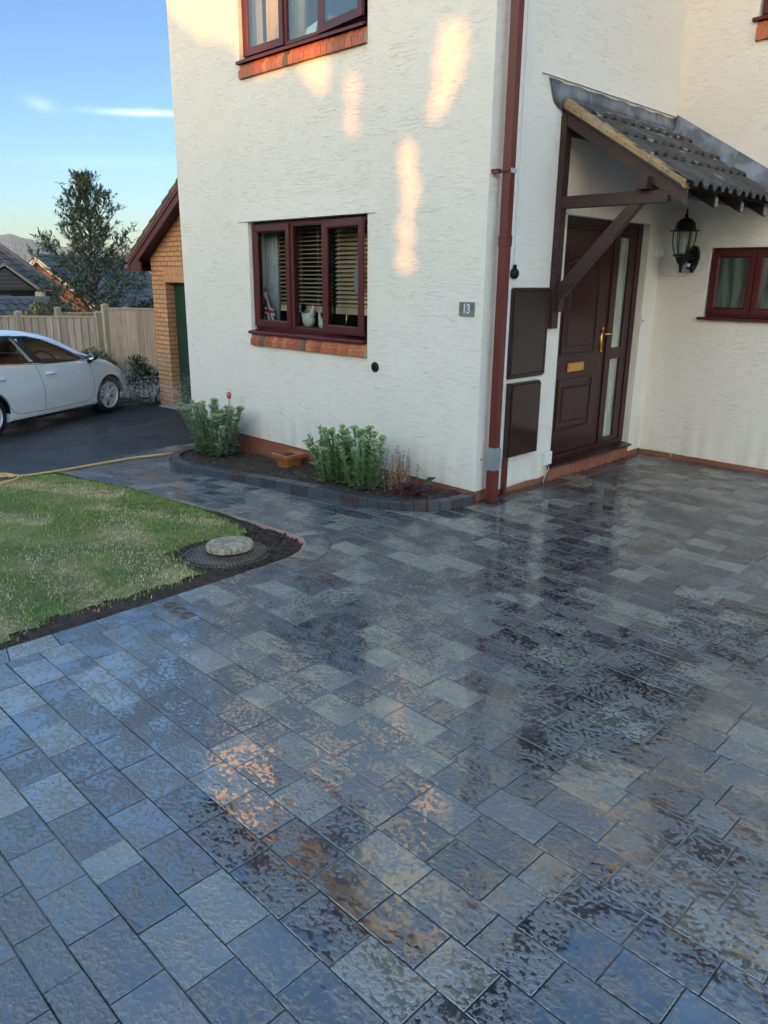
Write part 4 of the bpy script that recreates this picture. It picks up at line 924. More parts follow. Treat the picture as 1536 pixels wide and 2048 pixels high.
# upstairs curtains and card
M_curt = pm('cream_curtain', (.62, .50, .32), .85, .05)
def curtain(x0, x1, label, y=.22, z0=3.62, z1=4.85):
    m = MB(); N_ = 40; vs = []
    for i in range(N_ + 1): x = x0 + (x1 - x0) * i / N_; yy = y + .028 * math.sin(i * .9) + .01 * math.sin(i * 2.3); vs += [(x, yy, z0), (x, yy, z1)]
    m.add(vs, [(2 * i, 2 * i + 2, 2 * i + 3, 2 * i + 1) for i in range(N_)]); tag(m.build('curtain', M_curt, smooth=True, solid=.003), label, 'curtain', 'cream curtains upstairs')
curtain(-2.84, -2.52, 'cream curtain behind the left upstairs pane'); curtain(-2.46, -2.26, 'narrow cream curtain at the edge of the middle upstairs pane')
m = MB(); m.prism([(-2.24, 3.60), (-2.10, 3.60), (-2.08, 3.83), (-2.22, 3.80)], 0, .004, lambda p, q, t: (p, .14 + t + (q - 3.6) * .2, q)); tag(m.build('greeting_card', M_white), 'white card leaning on the upstairs window board', 'card')
# ================================================================== FLOWER BED
KP = [(-3.86, -.005), (-3.93, -.16), (-3.90, -.36), (-3.78, -.55), (-3.58, -.70), (-3.30, -.785), (-2.95, -.80), (-2.39, -.765), (-1.9, -.715), (-1.405, -.675), (-1.05, -.655), (-.80, -.650), (-.58, -.648), (-.36, -.615), (-.19, -.535), (-.07, -.415), (-.005, -.27), (.022, -.15), (.030, -.015)]
KH = .074; KW = .105
LK = arc(KP); tot = LK[-1]
def knorm(s_):
    a = np.array(at(KP, LK, s_ - .05)); b_ = np.array(at(KP, LK, s_ + .05)); t = (b_ - a) / np.hypot(*(b_ - a)); return np.array([t[1], -t[0]])
e = empty('flower_bed_kerb', (-1.9, -.7, G(-1.9))); tag(e, 'raised charcoal block kerb curving round the flower bed', 'kerb')
s_ = 0.0; kcount = 0
while s_ < tot - .03:
    p = at(KP, LK, s_); step = .208 if (p[0] > -3.3 and p[0] < -.85) else (.104 if p[0] >= -.85 else .16); s2 = min(s_ + step, tot)
    if tot - s2 < .04: s2 = tot
    a, b_ = np.array(at(KP, LK, s_ + .0015)), np.array(at(KP, LK, s2 - .0015)); n1, n2 = knorm(s_), knorm(s2)   # n points outwards of the bed
    if n1[1] > 0 and p[0] > -3.6 and p[0] < -.3: n1, n2 = -n1, -n2
    ci = [a, b_, b_ - n2 * KW, a - n1 * KW]; g = random.uniform(.8, 1.25); dzk = random.uniform(-.0015, .0015)
    m = MB(); m.c = (.045 * g, .050 * g, .062 * g) if random.random() > .12 else (.050, .034, .036)
    vs = [(q[0], q[1], G(q[0]) - .03) for q in ci] + [(q[0], q[1], G(q[0]) + KH + dzk) for q in ci]
    m.add(vs, [(3, 2, 1, 0), (4, 5, 6, 7), (0, 1, 5, 4), (1, 2, 6, 5), (2, 3, 7, 6), (3, 0, 4, 7)])
    m.build('kerb_block', M_kerb, e, bevel=.005, wcol=True); s_ = s2; kcount += 1
# soil filling the bed
mb = MB(); BX = np.linspace(-3.87, .0, 90); 
def kerb_y(x): return float(np.interp(x, [-3.87, -3.75, -3.58, -3.3, -2.95, -2.39, -1.9, -1.405, -.8, -.58, -.36, -.19, -.07, .0], [-.16, -.50, -.64, -.71, -.72, -.69, -.64, -.60, -.575, -.57, -.53, -.46, -.33, -.2]))
def bed_z(x, y):
    t = min(1.0, max(0.0, (y - kerb_y(x)) / .12)); return G(x) + .040 + .022 * t + .010 * math.sin(x * 17 + y * 23) * math.sin(y * 19 - x * 7) + .006 * math.sin(x * 51 + 1) * math.sin(y * 47)
ny = 16
for i, x in enumerate(BX):
    y0 = kerb_y(x)
    for j in range(ny + 1): y = y0 + (.016 - y0) * j / ny; mb.v.append((float(x), y, bed_z(x, y))); mb.col.append((1, 1, 1))
for i in range(len(BX) - 1):
    for j in range(ny): a = i * (ny + 1) + j; mb.f.append((a, a + ny + 1, a + ny + 2, a + 1)); mb.mi.append(0)
tag(mb.build('flower_bed_soil', M_soil, off=(0, 0, 0), smooth=True), kind='structure')
mb = MB()
for k in range(1500):
    x = random.uniform(-3.8, -.05); y = random.uniform(kerb_y(x) + .02, 0.0); lump(mb, x, y, bed_z(x, y), random.uniform(.004, .014))
tag(mb.build('bed_clods', M_soil, off=(0, 0, 0)), 'loose dark clods of soil in the flower bed', 'soil', kind='stuff')
mb = MB()
for k in range(70):
    x = random.uniform(-3.7, -.2); y = random.uniform(kerb_y(x) + .03, -.03); g = random.uniform(.6, 1.2); mb.c = random.choice([(.30 * g, .18 * g, .09 * g), (.28 * g, .24 * g, .17 * g), (.40 * g, .36 * g, .28 * g)])
    mb.leaf((x, y, bed_z(x, y) + .006), (random.uniform(-1, 1), random.uniform(-1, 1), .15), random.uniform(.015, .045), random.uniform(.008, .02))
tag(mb.build('leaf_litter', M_leafy, off=(0, 0, 0), wcol=True), 'small dead leaves and twigs strewn over the bed soil', 'litter', kind='stuff')
# terracotta pot
def terracotta():
    b = NB('terracotta'); n = b.noise(14, 4); c = b.mixc(b.ramp(n, .4, .65), (.40, .155, .045), (.24, .095, .04)); return b.fin(c, .45, bump=b.bump(b.noise(60, 3), .002))
px_, py_, pz_ = -2.20, -.155, G(-2.2) + .060
e = empty('plant_pot', (px_, py_, pz_)); tag(e, 'square terracotta pot of soil sunk in the bed by the wall', 'pot')
m = MB(); sq = 1.4142
m.lathe([(.078 * sq, -.02), (.100 * sq, .085), (.118 * sq, .088), (.122 * sq, .128), (.104 * sq, .132), (.098 * sq, .100)], (px_, py_, pz_), 4, ph=R(45)); m.f = m.f[:-1]; m.mi = m.mi[:-1]; m.build('pot_body', terracotta(), e, bevel=.005)
m = MB(); m.lathe([(.099 * sq, .098), (.05 * sq, .106), (.001, .108)], (px_, py_, pz_), 4, ph=R(45)); m.build('potting_soil', M_soil, e)

# plants
def shade(c, lo=.75, hi=1.3): g = random.uniform(lo, hi); return tuple(v * g for v in c)
def sedum(name, stems, leafc, label, flower=True, leafs=.045, wig=.02):
    cx = sum(s_[0] for s_ in stems) / len(stems); cy = sum(s_[1] for s_ in stems) / len(stems); z0 = bed_z(cx, cy)
    e = empty(name, (cx, cy, z0)); tag(e, label, 'plant')
    ms, ml = MB(), MB(); heads = []
    for (x, y, h, dx_, dy_) in stems:
        zb = bed_z(x, y); pts = []; N_ = 7
        for k in range(N_ + 1): t = k / N_; pts.append(Vector((x + dx_ * t ** 1.4 + random.uniform(-.004, .004), y + dy_ * t ** 1.4 + random.uniform(-.004, .004), zb + h * t)))
        ms.c = shade((.16, .22, .10)); ms.tube(pts, [.0065 - .0035 * k / N_ for k in range(N_ + 1)], 5)
        nl = int(h / .021)
        for k in range(nl):
            t = (k + .6) / nl; i = min(N_ - 1, int(t * N_)); p = pts[i].lerp(pts[i + 1], t * N_ - i); ang = k * 2.4 + random.uniform(-.4, .4)
            sz = leafs * (1.15 - .55 * t) * random.uniform(.8, 1.2)
            for q in range(3):
                a = ang + q * 2.094; el = random.uniform(.1, .8) + .3 * t
                ml.c = shade(tuple(leafc[i_] * (1 + .35 * t) for i_ in range(3)), .7, 1.3); ml.leaf(p, (math.cos(a) * math.cos(el), math.sin(a) * math.cos(el), math.sin(el)), sz, sz * .52, .18)
        if flower and random.random() < .8:
            mf = MB(); heads.append(mf); tp = pts[-1]; rad = random.uniform(.024, .044)
            for k in range(46):
                r = rad * math.sqrt(random.random()); a = random.random() * 6.283; zz_ = .012 * (1 - (r / rad) ** 2) + random.uniform(-.004, .006); mf.c = shade((.27, .37, .15), .75, 1.25)
                mf.ball((tp.x + r * math.cos(a), tp.y + r * math.sin(a), tp.z + zz_), .0048, .0048, .006, 5, 3)
                if k % 6 == 0: ms.c = (.2, .28, .12); ms.tube([tp - Vector((0, 0, .03)), (tp.x + r * math.cos(a), tp.y + r * math.sin(a), tp.z + zz_)], .0018, 4)
    ms.build('stem', M_leafy, e, wcol=True, smooth=True); ml.build('foliage', M_leafy, e, wcol=True)
    for mf in heads: mf.build('flower_head', M_leafy, e, wcol=True)
    return e
def clump(cx, cy, rx, ry, n, hmin, hmax, spread=.22):
    o = []
    for k in range(n):
        a = random.random() * 6.283; r = math.sqrt(random.random()); x = cx + rx * r * math.cos(a); y = min(-.045, cy + ry * r * math.sin(a)); h = random.uniform(hmin, hmax) * (1 - .18 * r)
        dy = (y - cy) * spread * 3 if y < cy else min(.0, 0)
        o.append((x, y, h, (x - cx) * spread * 4.0 + random.uniform(-.02, .02), dy + random.uniform(-.03, .0)))
    return o
sedum('stonecrop_plant', clump(-3.34, -.26, .27, .15, 56, .44, .64, .30), (.17, .235, .155), 'large blue green stonecrop clump by the left end of the bed', leafs=.078)
sedum('stonecrop_plant', clump(-1.30, -.34, .17, .12, 26, .36, .54, .20) + [(-1.42, -.38, .34, -.16, -.05)], (.145, .25, .115), 'bushy green stonecrop right of the terracotta pot', leafs=.072)
sedum('stonecrop_plant', clump(-.92, -.37, .16, .11, 25, .38, .57, .22), (.155, .26, .12), 'bright green stonecrop with flower heads between its neighbour and the brown dead stems', leafs=.074)
# pink bud above the left plant
e = empty('rose_stem', (-3.22, -.12, G(-3.2) + .03)); tag(e, 'single pink rose bud on a thin stem above the left stonecrop', 'rose')
m = MB(); m.tube([(-3.24, -.14, G(-3.2) + .03), (-3.22, -.15, .3), (-3.19, -.16, .500)], .004, 6); m.build('stem', pm('rose_stem', (.10, .13, .05), .6), e, smooth=True)
m = MB(); m.ball((-3.19, -.16, .525), .026, .026, .040, 10, 8); m.build('bud', pm('rose_bud', (.45, .10, .10), .5, .5, vs=40), e, smooth=True)
# dead brown stems
e = empty('dried_stems', (-.60, -.24, G(-.6) + .05)); tag(e, 'dry brown stems and seed heads standing against the wall', 'plant')
m = MB(); ml = MB()
for k in range(34):
    x = -.60 + random.gauss(0, .06); y = -.24 + random.gauss(0, .05); h = random.uniform(.16, .40); tx_, ty_ = random.gauss(0, .05), min(.1, random.gauss(0, .04)); zb = bed_z(x, y)
    pts = [Vector((x + tx_ * t, min(-.02, y + ty_ * t), zb + h * t)) for t in (0, .35, .7, 1)]; m.c = shade((.24, .15, .085), .6, 1.3); m.tube(pts, [.0035, .003, .0022, .0015], 4)
    for q in range(22):
        t = random.uniform(.15, 1); p = pts[0].lerp(pts[-1], t); ml.c = shade((.33, .22, .15), .6, 1.4); ml.leaf(p, (random.uniform(-1, 1), random.uniform(-1, .6), random.uniform(-.6, .5)), random.uniform(.015, .04), .012)
m.build('stem', M_leafy, e, wcol=True); ml.build('dry_foliage', M_leafy, e, wcol=True)
# broad leaf
e = empty('broad_leaf_plant', (-.42, -.10, G(-.4) + .05)); tag(e, 'single broad glossy dark green leaf beside the dry stems', 'plant')
m = MB(); m.leaf((-.47, -.12, .07), (.75, -.1, .45), .22, .085, .12, up=(0, -.6, .6)); m.tube([(-.49, -.13, .0), (-.47, -.12, .07)], .006, 6); m.leaf((-.5, -.12, .06), (-.5, -.4, .3), .10, .05); m.build('foliage', pm('glossy_leaf', (.025, .075, .035), .25, .2), e)
# purple heuchera
e = empty('purple_coral_bells', (-.36, -.32, G(-.36) + .045)); tag(e, 'low dark purple leaved plant at the right end of the bed', 'plant')
m = MB(); ms = MB()
for k in range(44):
    a = random.random() * 6.283; r = abs(random.gauss(0, .11)); x = -.40 + 1.35 * r * math.cos(a); y = min(-.06, max(kerb_y(x) + .03, -.33 + r * math.sin(a))); zb = bed_z(x, y); h = random.uniform(.03, .11); L_ = random.uniform(.035, .062)
    m.c = shade((.075, .022, .040), .5, 1.5); b3 = random.random() * 6.283
    for q in range(5):
        aa = b3 + (q - 2) * .62; m.leaf((x, y, zb + h), (math.cos(aa), math.sin(aa), random.uniform(-.25, .15)), L_ * (1 - .12 * abs(q - 2)), L_ * .55, .15)
    ms.c = shade((.13, .03, .03)); ms.tube([(-.38 + (x + .38) * .4, -.30 + (y + .3) * .4, zb), (x, y, zb + h)], .0018, 4)
m.build('foliage', M_leafy, e, wcol=True); ms.build('stem', M_leafy, e, wcol=True)

# ------------------------------------------------------------------ manhole, stone, marker block, hose
def iron():
    b = NB('cast_iron'); uv = b.map((1, 1, 1), (0, 0, R(25))); t = b.n('ShaderNodeTexBrick', {'Vector': uv, 'Scale': 1.0, 'Brick Width': .045, 'Row Height': .024, 'Mortar Size': .005, 'Mortar Smooth': .3, 'Color1': (1, 1, 1, 1), 'Color2': (1, 1, 1, 1), 'Mortar': (0, 0, 0, 1)})
    c = b.mixc(b.ramp(b.noise(9, 4), .4, .65), (.075, .062, .052), (.19, .145, .115)); c = b.mixc(b.ramp(t.outputs[1], 0, 1, 0, .7), c, (.02, .016, .013)); return b.fin(c, .5, bump=b.bump(b.math('MULTIPLY', t.outputs[1], -1.0), .012), metal=.2)
mx, my = -.365, -2.105; mz = G(mx) + .012
e = empty('manhole_cover', (mx, my, mz - .02)); tag(e, 'round cast iron manhole cover with raised studs at the lawn corner', 'manhole cover')
tilt = lambda x, y, z: (x, y, z + .045 * x)
m = MB(); m.lathe([(.262, -.03), (.262, .012), (.250, .018), (.246, .012), (.001, .012)], (mx, my, mz), 48, fn=tilt); m.build('lid', iron(), e)
m = MB(); m.lathe([(.285, -.03), (.285, .006), (.268, .008), (.264, -.02), (.264, -.03)], (mx, my, mz), 48, fn=tilt); m.build('rim', iron(), e)
def carved():
    b = NB('carved_stone'); v = b.n('ShaderNodeTexVoronoi', {'Vector': b.map((1, 1, .2)), 'Scale': 18.0}, feature='DISTANCE_TO_EDGE'); n = b.noise(12, 4)
    c = b.mixc(b.ramp(n, .4, .65), (.42, .36, .26), (.30, .25, .18)); c = b.mixc(b.ramp(v.outputs[0], .0, .05, .45, 0), c, (.12, .095, .07))
    return b.fin(c, .7, bump=b.bump(b.math('ADD', b.ramp(v.outputs[0], 0, .06), b.math('MULTIPLY', n, .4)), .008))
m = MB(); sx, sy = -.405, -2.055; m.lathe([(.140, .0), (.153, .008), (.155, .035), (.146, .048), (.12, .050), (.001, .052)], (sx, sy, mz + .012), 40, fn=tilt); tag(m.build('stepping_stone', carved(), auto=40), 'round buff stepping stone with a cracked earth pattern on the manhole cover', 'stepping stone')
# cast marker block with letters
m = MB(); m.box(.084, .347, -2.853, -2.760, -.01, .0025); mk = m.build('marker_block', pm('worn_concrete', (.155, .135, .12), .55, .35, bump=.004, bs=50), bevel=.003); tag(mk, 'small brownish marker block with raised letters set in the paving edge', 'marker block')
for k, ch in enumerate('GCC'):
    text_mesh(ch, .098, 'letter', pm('worn_letter', (.075, .065, .06), .5, .3), Matrix.Translation((.128 + k * .088, -2.807, .0045)) @ Matrix.Rotation(R(8), 4, 'Z') @ Matrix.Diagonal((1, .95, 1, 1)), mk, .003, off=tuple(mk['_off']), bold=.0012)
# hose
M_hose = pm('yellow_hose', (.58, .36, .12), .38, .1)
hp_ = [(-4.02, .25, -.20), (-4.02, -.02, -.20), (-4.06, -.20, -.212), (-4.07, -.40, -.212), (-4.12, -.60, -.215), (-4.165, -.80, -.216), (-4.165, -1.0, -.218), (-4.16, -1.2, -.218), (-4.145, -1.45, -.217), (-4.13, -1.75, -.215), (-4.15, -1.95, -.214), (-4.17, -2.12, -.206), (-4.13, -2.26, -.20), (-4.0, -2.38, -.185), (-3.98, -2.6, -.175)]
cx_, cy_ = -4.12, -2.42
coil = []
for k in range(46): a = R(95) + k * R(17); r = .34 + .05 * math.sin(k * .37); coil.append((cx_ + r * .55 * math.cos(a), cy_ + r * math.sin(a) + .0, G(cx_) + .03 + .012 * math.sin(k * .5)))
def smooth_path(P, n=6):
    o = []
    for i in range(len(P) - 1):
        p0, p1, p2, p3 = [np.array(P[max(0, min(len(P) - 1, i + d))]) for d in (-1, 0, 1, 2)]
        for k in range(n): t = k / n; o.append(tuple(.5 * ((2 * p1) + (-p0 + p2) * t + (2 * p0 - 5 * p1 + 4 * p2 - p3) * t * t + (-p0 + 3 * p1 - 3 * p2 + p3) * t ** 3)))
    return o + [P[-1]]
m = MB(); m.tube(smooth_path(hp_[:12] + coil), .0125, 8); tag(m.build('garden_hose', M_hose, smooth=True), 'yellow garden hose running from the bed to a loose coil at the lawn edge', 'hose')

# ================================================================== GARAGE
GY = 2.05
g_ = empty('garage', (-7.0, 4.5, -.43)); tag(g_, 'buff brick garage with a steep tiled roof and dark green door', 'garage')
def gz(x): return G(x)
PX0, PX1 = -8.68, -8.24; AX, EZ = -6.62, 2.03     # pier, ridge x, springing height of the gable
m = MB(); SL = .61
m.prism([(PX0, -.46), (PX1, -.46), (PX1, 1.62), (-4.95, 1.62), (-4.95, -.46), (-4.56, -.46), (-4.56, EZ), (AX, EZ + SL * (AX - PX0)), (PX0, EZ)], GY, GY + .23, lambda p, q, t: (p, t, q))
m.box(PX0, PX0 + .23, GY + .2305, GY + 5.5, -.46, EZ); m.box(-4.79, -4.56, GY + .2305, GY + 5.5, -.46, EZ); m.box(PX0, -4.56, GY + 5.5, GY + 5.7, -.46, EZ)
m.build('wall', M_yellowbrick, g_)
m = MB(); m.box(PX1 - .03, -4.93, GY - .003, GY + .05, 1.622, 1.85); m.build('soldier_lintel', M_ybsoldier, g_)
m = MB(); m.box(PX1 + .002, -4.952, GY + .16, GY + .20, -.44, 1.62)
for k in range(26): zz = -.40 + k * .078; m.box(PX1 + .003, -4.953, GY + .150, GY + .16, zz, zz + .07)
m.build('garage_door', pm('dark_green_door', (.012, .040, .024), .4, .2), g_)
m = MB(); m.box(PX1 - .05, -4.6, GY - .25, GY + .16, -.46, -.395); m.build('door_slab', pm('pale_concrete', (.30, .28, .25), .7, .2, bump=.004), g_, bevel=.01)
m = MB(); OV = .22; ex = PX0 - .34; ez = EZ - SL * .34
def gp(m, off0, off1, y0, y1, xa=None, xb=AX):
    xa = ex if xa is None else xa
    for sgn in (1, -1):
        P = [(xa, EZ + SL * (xa - PX0) + off0), (xb, EZ + SL * (xb - PX0) + off0), (xb, EZ + SL * (xb - PX0) + off1), (xa, EZ + SL * (xa - PX0) + off1)]
        if sgn < 0: P = [(2 * AX - p, q) for p, q in P]
        m.prism(P, y0, y1, lambda p, q, t: (p, t, q))
gp(m, -.06, .14, GY - OV, GY - OV + .02); gp(m, .06, .15, GY - OV - .014, GY - OV - .001); m.box(ex - .005, PX0 + .06, GY - OV - .002, GY - OV + .03, ez - .03, ez + .13)
m.box(ex, ex + .02, GY - OV + .03, GY + 5.7, ez - .03, ez + .12)
m.build('bargeboard', M_maroon, g_)
m = MB(); gp(m, -.02, -.005, GY - OV + .021, GY - .001, PX0 - .2); m.box(ex + .02, PX0 - .001, GY - OV + .02, GY + 5.6, ez - .02, ez - .005); m.build('soffit', wood_mat('maroon_soffit', (.060, .014, .012), .5, 'x'), g_)
m = MB(); gp(m, .135, .165, GY - OV - .02, GY + 5.8, ex - .05); m.build('roof_deck', M_mortar, g_)
m = MB()
ncs = 11
for sgn in (1, -1):
    for k in range(ncs):
        xa = ex - .06 + (AX - ex + .06) * k / ncs; xb = ex - .06 + (AX - ex + .06) * (k + 1) / ncs + .05; za = EZ + SL * (xa - PX0) + .215; zb = EZ + SL * (xb - PX0) + .185; g = random.uniform(.8, 1.2); m.c = (.12 * g, .10 * g, .085 * g)
        P = [(xa, za - .05), (xb, zb - .03), (xb, zb), (xa, za)]
        if sgn < 0: P = [(2 * AX - p, q) for p, q in P]
        nseg = 20
        for q_ in range(nseg): g = random.uniform(.7, 1.3); m.c = (.12 * g, .10 * g, .08 * g); y0 = GY - OV - .03 + q_ * .3; m.prism(P, y0, y0 + .298, lambda p, q, t: (p, t, q))
m.tube([(AX, GY - OV - .03, EZ + SL * (AX - PX0) + .2), (AX, GY + 5.8, EZ + SL * (AX - PX0) + .2)], .11, 10)
m.build('roof_tiles', M_slate_tiles, g_, wcol=True)
M_gut = pm('brown_gutter', (.16, .05, .035), .4)
m = MB(); m.tube([(ex - .07, GY - OV - .02, ez + .03), (ex - .07, GY + 5.8, ez + .03)], .055, 10); m.build('gutter', M_gut, g_, smooth=True)
m = MB(); m.lathe([(.022, 0), (.022, -.02), (.010, -.022)], (PX0 + .33, GY - .001, .30), 12, 'y'); tag(m.build('garage_socket', pm('grey_metal', (.30, .30, .30), .5)), 'small grey round fitting on the garage brick pier', 'fitting')

# ================================================================== FENCES
def fence(name, posts, H, label, mat, ph=.10, cap=True, boardw=.13, baseoff=0.0):
    x, y = posts[0]; e = empty(name, (x, y, G(x))); tag(e, label, 'fence')
    for k, (x, y) in enumerate(posts):
        m = MB(); zt = TOPF(x) + ph; m.box(x - .055, x + .055, y - .055, y + .055, G(x) - .1, zt); m.lathe([(.085, zt), (.085, zt + .015), (.02, zt + .045)], (x, y, 0), 4, ph=R(45)) if cap else None; m.build('post', M_fpost, e, bevel=.006)
    for k in range(len(posts) - 1):
        a, b_ = np.array(posts[k]), np.array(posts[k + 1]); L = np.hypot(*(b_ - a)); d = (b_ - a) / L; n = np.array([d[1], -d[0]])
        if np.dot(n, np.array([3.65, -4.7]) - a) < 0: n = -n
        m = MB(); s_ = .06; q = 0
        while s_ < L - .07:
            s2 = min(s_ + boardw, L - .055); p = a + d * s_; p2 = a + d * (s2 + .012); t0, t1 = (.028, .012) 
            zb, zt = G(p[0]) - .02 + baseoff, TOPF(p[0]) - .03 + random.uniform(-.006, .006)
            A, B = p + n * .026, p2 + n * .006; A2, B2 = p + n * -.004, p2 + n * -.006
            m.add([(A[0], A[1], zb), (B[0], B[1], zb), (B2[0], B2[1], zb), (A2[0], A2[1], zb), (A[0], A[1], zt), (B[0], B[1], zt), (B2[0], B2[1], zt), (A2[0], A2[1], zt)], [(3, 2, 1, 0), (4, 5, 6, 7), (0, 1, 5, 4), (1, 2, 6, 5), (2, 3, 7, 6), (3, 0, 4, 7)]); s_ = s2
        m.build('panel', mat, e)
        m = MB(); A, B = a + d * .05, b_ - d * .05; c1, c2 = n * .035, n * -.03; z1, z2 = TOPF(A[0]) - .03, TOPF(B[0]) - .03
        m.add([(A[0] + c1[0], A[1] + c1[1], z1), (B[0] + c1[0], B[1] + c1[1], z2), (B[0] + c2[0], B[1] + c2[1], z2), (A[0] + c2[0], A[1] + c2[1], z1), (A[0] + c1[0], A[1] + c1[1], z1 + .03), (B[0] + c1[0], B[1] + c1[1], z2 + .03), (B[0] + c2[0], B[1] + c2[1], z2 + .03), (A[0] + c2[0], A[1] + c2[1], z1 + .03)], [(3, 2, 1, 0), (4, 5, 6, 7), (0, 1, 5, 4), (1, 2, 6, 5), (2, 3, 7, 6), (3, 0, 4, 7)]); m.build('top_rail', M_fpost, e)
    return e
def TOPF(x): return FT
FT = .975; fence('garden_fence', [(-10.86, 2.05), (-11.76, .91), (-12.62, -.28), (-13.5, -1.5), (-14.4, -2.75)], 1.5, 'weathered closeboard fence with short posts behind the white car', M_fence, .05)
FT = 1.15; fence('garden_fence', [(-10.36, 1.97), (-9.55, 2.72), (-8.9, 3.35)], 1.7, 'taller closeboard fence panel between the garage and the lower fence', M_fence2, .03)
FT = .99; fence('garden_fence', [(-12.45, 1.95), (-12.0, 3.2), (-11.2, 4.0)], 1.5, 'second fence glimpsed just behind the low one, under the tree', M_fence, .07)

# ================================================================== PARKED CAR
fw = Vector((-8.33, .997, G(-8.33))); rw = Vector((-6.971, -1.297, G(-6.971))); S_ = (fw - rw).length / 2.49; fd = (fw - rw).normalized()
right = Vector((-fd.y, fd.x, 0)) * -1; right.normalize()      # towards the viewer's side
if right.dot(Vector((3.65, -4.69, 0)) - Vector((fw.x, fw.y, 0))) < 0: right = -right
HWB = .735                                                     # half track
ctr = fw - right * (HWB + .10) * S_
car = empty('parked_car', (ctr.x, ctr.y, 0), off=(0, 0, 0)); 
upv = Vector((0, 0, 1)); upv = (upv - fd * upv.dot(fd)).normalized(); lf = upv.cross(fd)
SZ = S_ * .87; ctr = ctr - fd * .06 * S_
car.matrix_world = Matrix(((fd.x * S_, lf.x * S_, upv.x * SZ, ctr.x), (fd.y * S_, lf.y * S_, upv.y * SZ, ctr.y), (fd.z * S_, lf.z * S_, upv.z * SZ, fw.z), (0, 0, 0, 1)))
tag(car, 'white five door hatchback parked nose in beside the fence', 'car')
def CRm(P, t):            # Catmull-Rom through rows of P, t in [0, len-1]
    P = np.asarray(P, dtype=float); n = len(P); i = min(n - 2, max(0, int(t))); u = t - i
    p0, p1, p2, p3 = P[max(0, i - 1)], P[i], P[i + 1], P[min(n - 1, i + 2)]
    return .5 * (2 * p1 + (p2 - p0) * u + (2 * p0 - 5 * p1 + 4 * p2 - p3) * u * u + (3 * p1 - p0 - 3 * p2 + p3) * u ** 3)
# stations: x, bottom z, half width, belt z, roof-edge half width, top z
ST = [(.84, .36, .36, .48, .24, .54), (.81, .26, .52, .52, .36, .61), (.72, .20, .655, .59, .47, .70), (.58, .18, .755, .66, .55, .775), (.30, .18, .835, .755, .62, .875), (.02, .18, .860, .85, .67, .95), (-.25, .18, .865, .925, .71, 1.01),
      (-.42, .18, .866, .935, .70, 1.075), (-.70, .18, .867, .945, .655, 1.235), (-1.0, .18, .867, .955, .60, 1.375), (-1.35, .18, .867, .968, .575, 1.452), (-1.75, .18, .867, .985, .570, 1.480), (-2.2, .18, .866, 1.01, .565, 1.470), (-2.6, .19, .858, 1.04, .555, 1.435), (-2.88, .20, .835, 1.06, .545, 1.375), (-3.02, .24, .79, 1.06, .53, 1.22), (-3.09, .30, .74, 1.0, .52, 1.08), (-3.12, .38, .66, .80, .48, .90)]
STX = [s_[0] for s_ in ST]
def par(x):
    i = 0
    while i < len(ST) - 2 and ST[i + 1][0] > x: i += 1
    u = (ST[i][0] - x) / (ST[i][0] - ST[i + 1][0]); return CRm(ST, i + u)
def section(x, n=44):
    _, zb, w_, bz, wr, zt = par(x); bz = min(bz, zt - .05)
    lowz = zb + (.55 - zb) * .38
    P = [(0, zb), (w_ * .55, zb), (w_ * .93, zb + .012), (w_ * .978, lowz), (w_ * 1.0, zb + (bz - zb) * .48), (w_ * .992, zb + (bz - zb) * .70), (w_ * .975, zb + (bz - zb) * .90), (w_ * .955, bz), (w_ * .955 + (wr - w_ * .955) * .38, bz + (zt - .045 - bz) * .42), (wr + .045, zt - .09 * min(1, (zt - bz) / .3)), (wr - .05, zt - .028 * min(1, (zt - bz) / .2)), (wr * .5, zt - .006), (0, zt)]
    return [CRm(P, (len(P) - 1) * k / n) for k in range(n + 1)]
xs_ = np.concatenate([np.linspace(.84, .70, 12), np.linspace(.67, -.42, 34)[0:], np.linspace(-.46, -2.86, 60), np.linspace(-2.9, -3.12, 16)])
def ysurf(x, z):
    S = section(x, 88); best = .8
    for i in range(len(S) - 1):
        (y0, z0), (y1, z1) = S[i], S[i + 1]
        if y0 > .3 and min(z0, z1) <= z <= max(z0, z1) and abs(z1 - z0) > 1e-6: best = y0 + (y1 - y0) * (z - z0) / (z1 - z0)
    if best == .8: best = max(.2, min(S[20:-6], key=lambda q: abs(q[1] - z))[0])
    return best
def loft(xl, scale=None, inset=0.0, zmin=None):
    m = MB(); rings = []
    for x in xl:
        S = section(x); L = [(max(0, y - inset) if y > 0 else 0, (z - inset if z > .9 else max(z + inset, zmin or 0)) if inset else z) for y, z in S]
        ring = [(x, y, z) for y, z in L] + [(x, -y, z) for y, z in L[-2:0:-1]]; rings.append(ring)
    n = len(rings[0]); m.add([v for r in rings for v in r], [(k * n + i, k * n + (i + 1) % n, (k + 1) * n + (i + 1) % n, (k + 1) * n + i) for k in range(len(rings) - 1) for i in range(n)] + [tuple(range(n - 1, -1, -1)), tuple((len(rings) - 1) * n + i for i in range(n))])
    return m
SIDE_F = [(-.50, .962), (-.72, 1.085), (-.96, 1.20), (-1.22, 1.305), (-1.46, 1.362), (-1.595, 1.372), (-1.535, 1.20), (-1.44, .985)]
SIDE_R = [(-1.595, 1.0), (-1.67, 1.20), (-1.74, 1.380), (-1.95, 1.385), (-2.22, 1.37), (-2.46, 1.325), (-2.60, 1.20), (-2.62, 1.09), (-2.3, 1.035)]
M_carpaint = pm('white_car_paint', (.86, .88, .90), .22, .02, coat=1.0); M_carblack = pm('car_black_trim', (.010, .010, .011), .4, .1); M_tyre = pm('tyre_rubber', (.014, .014, .015), .75, .2, bump=.001, bs=150)
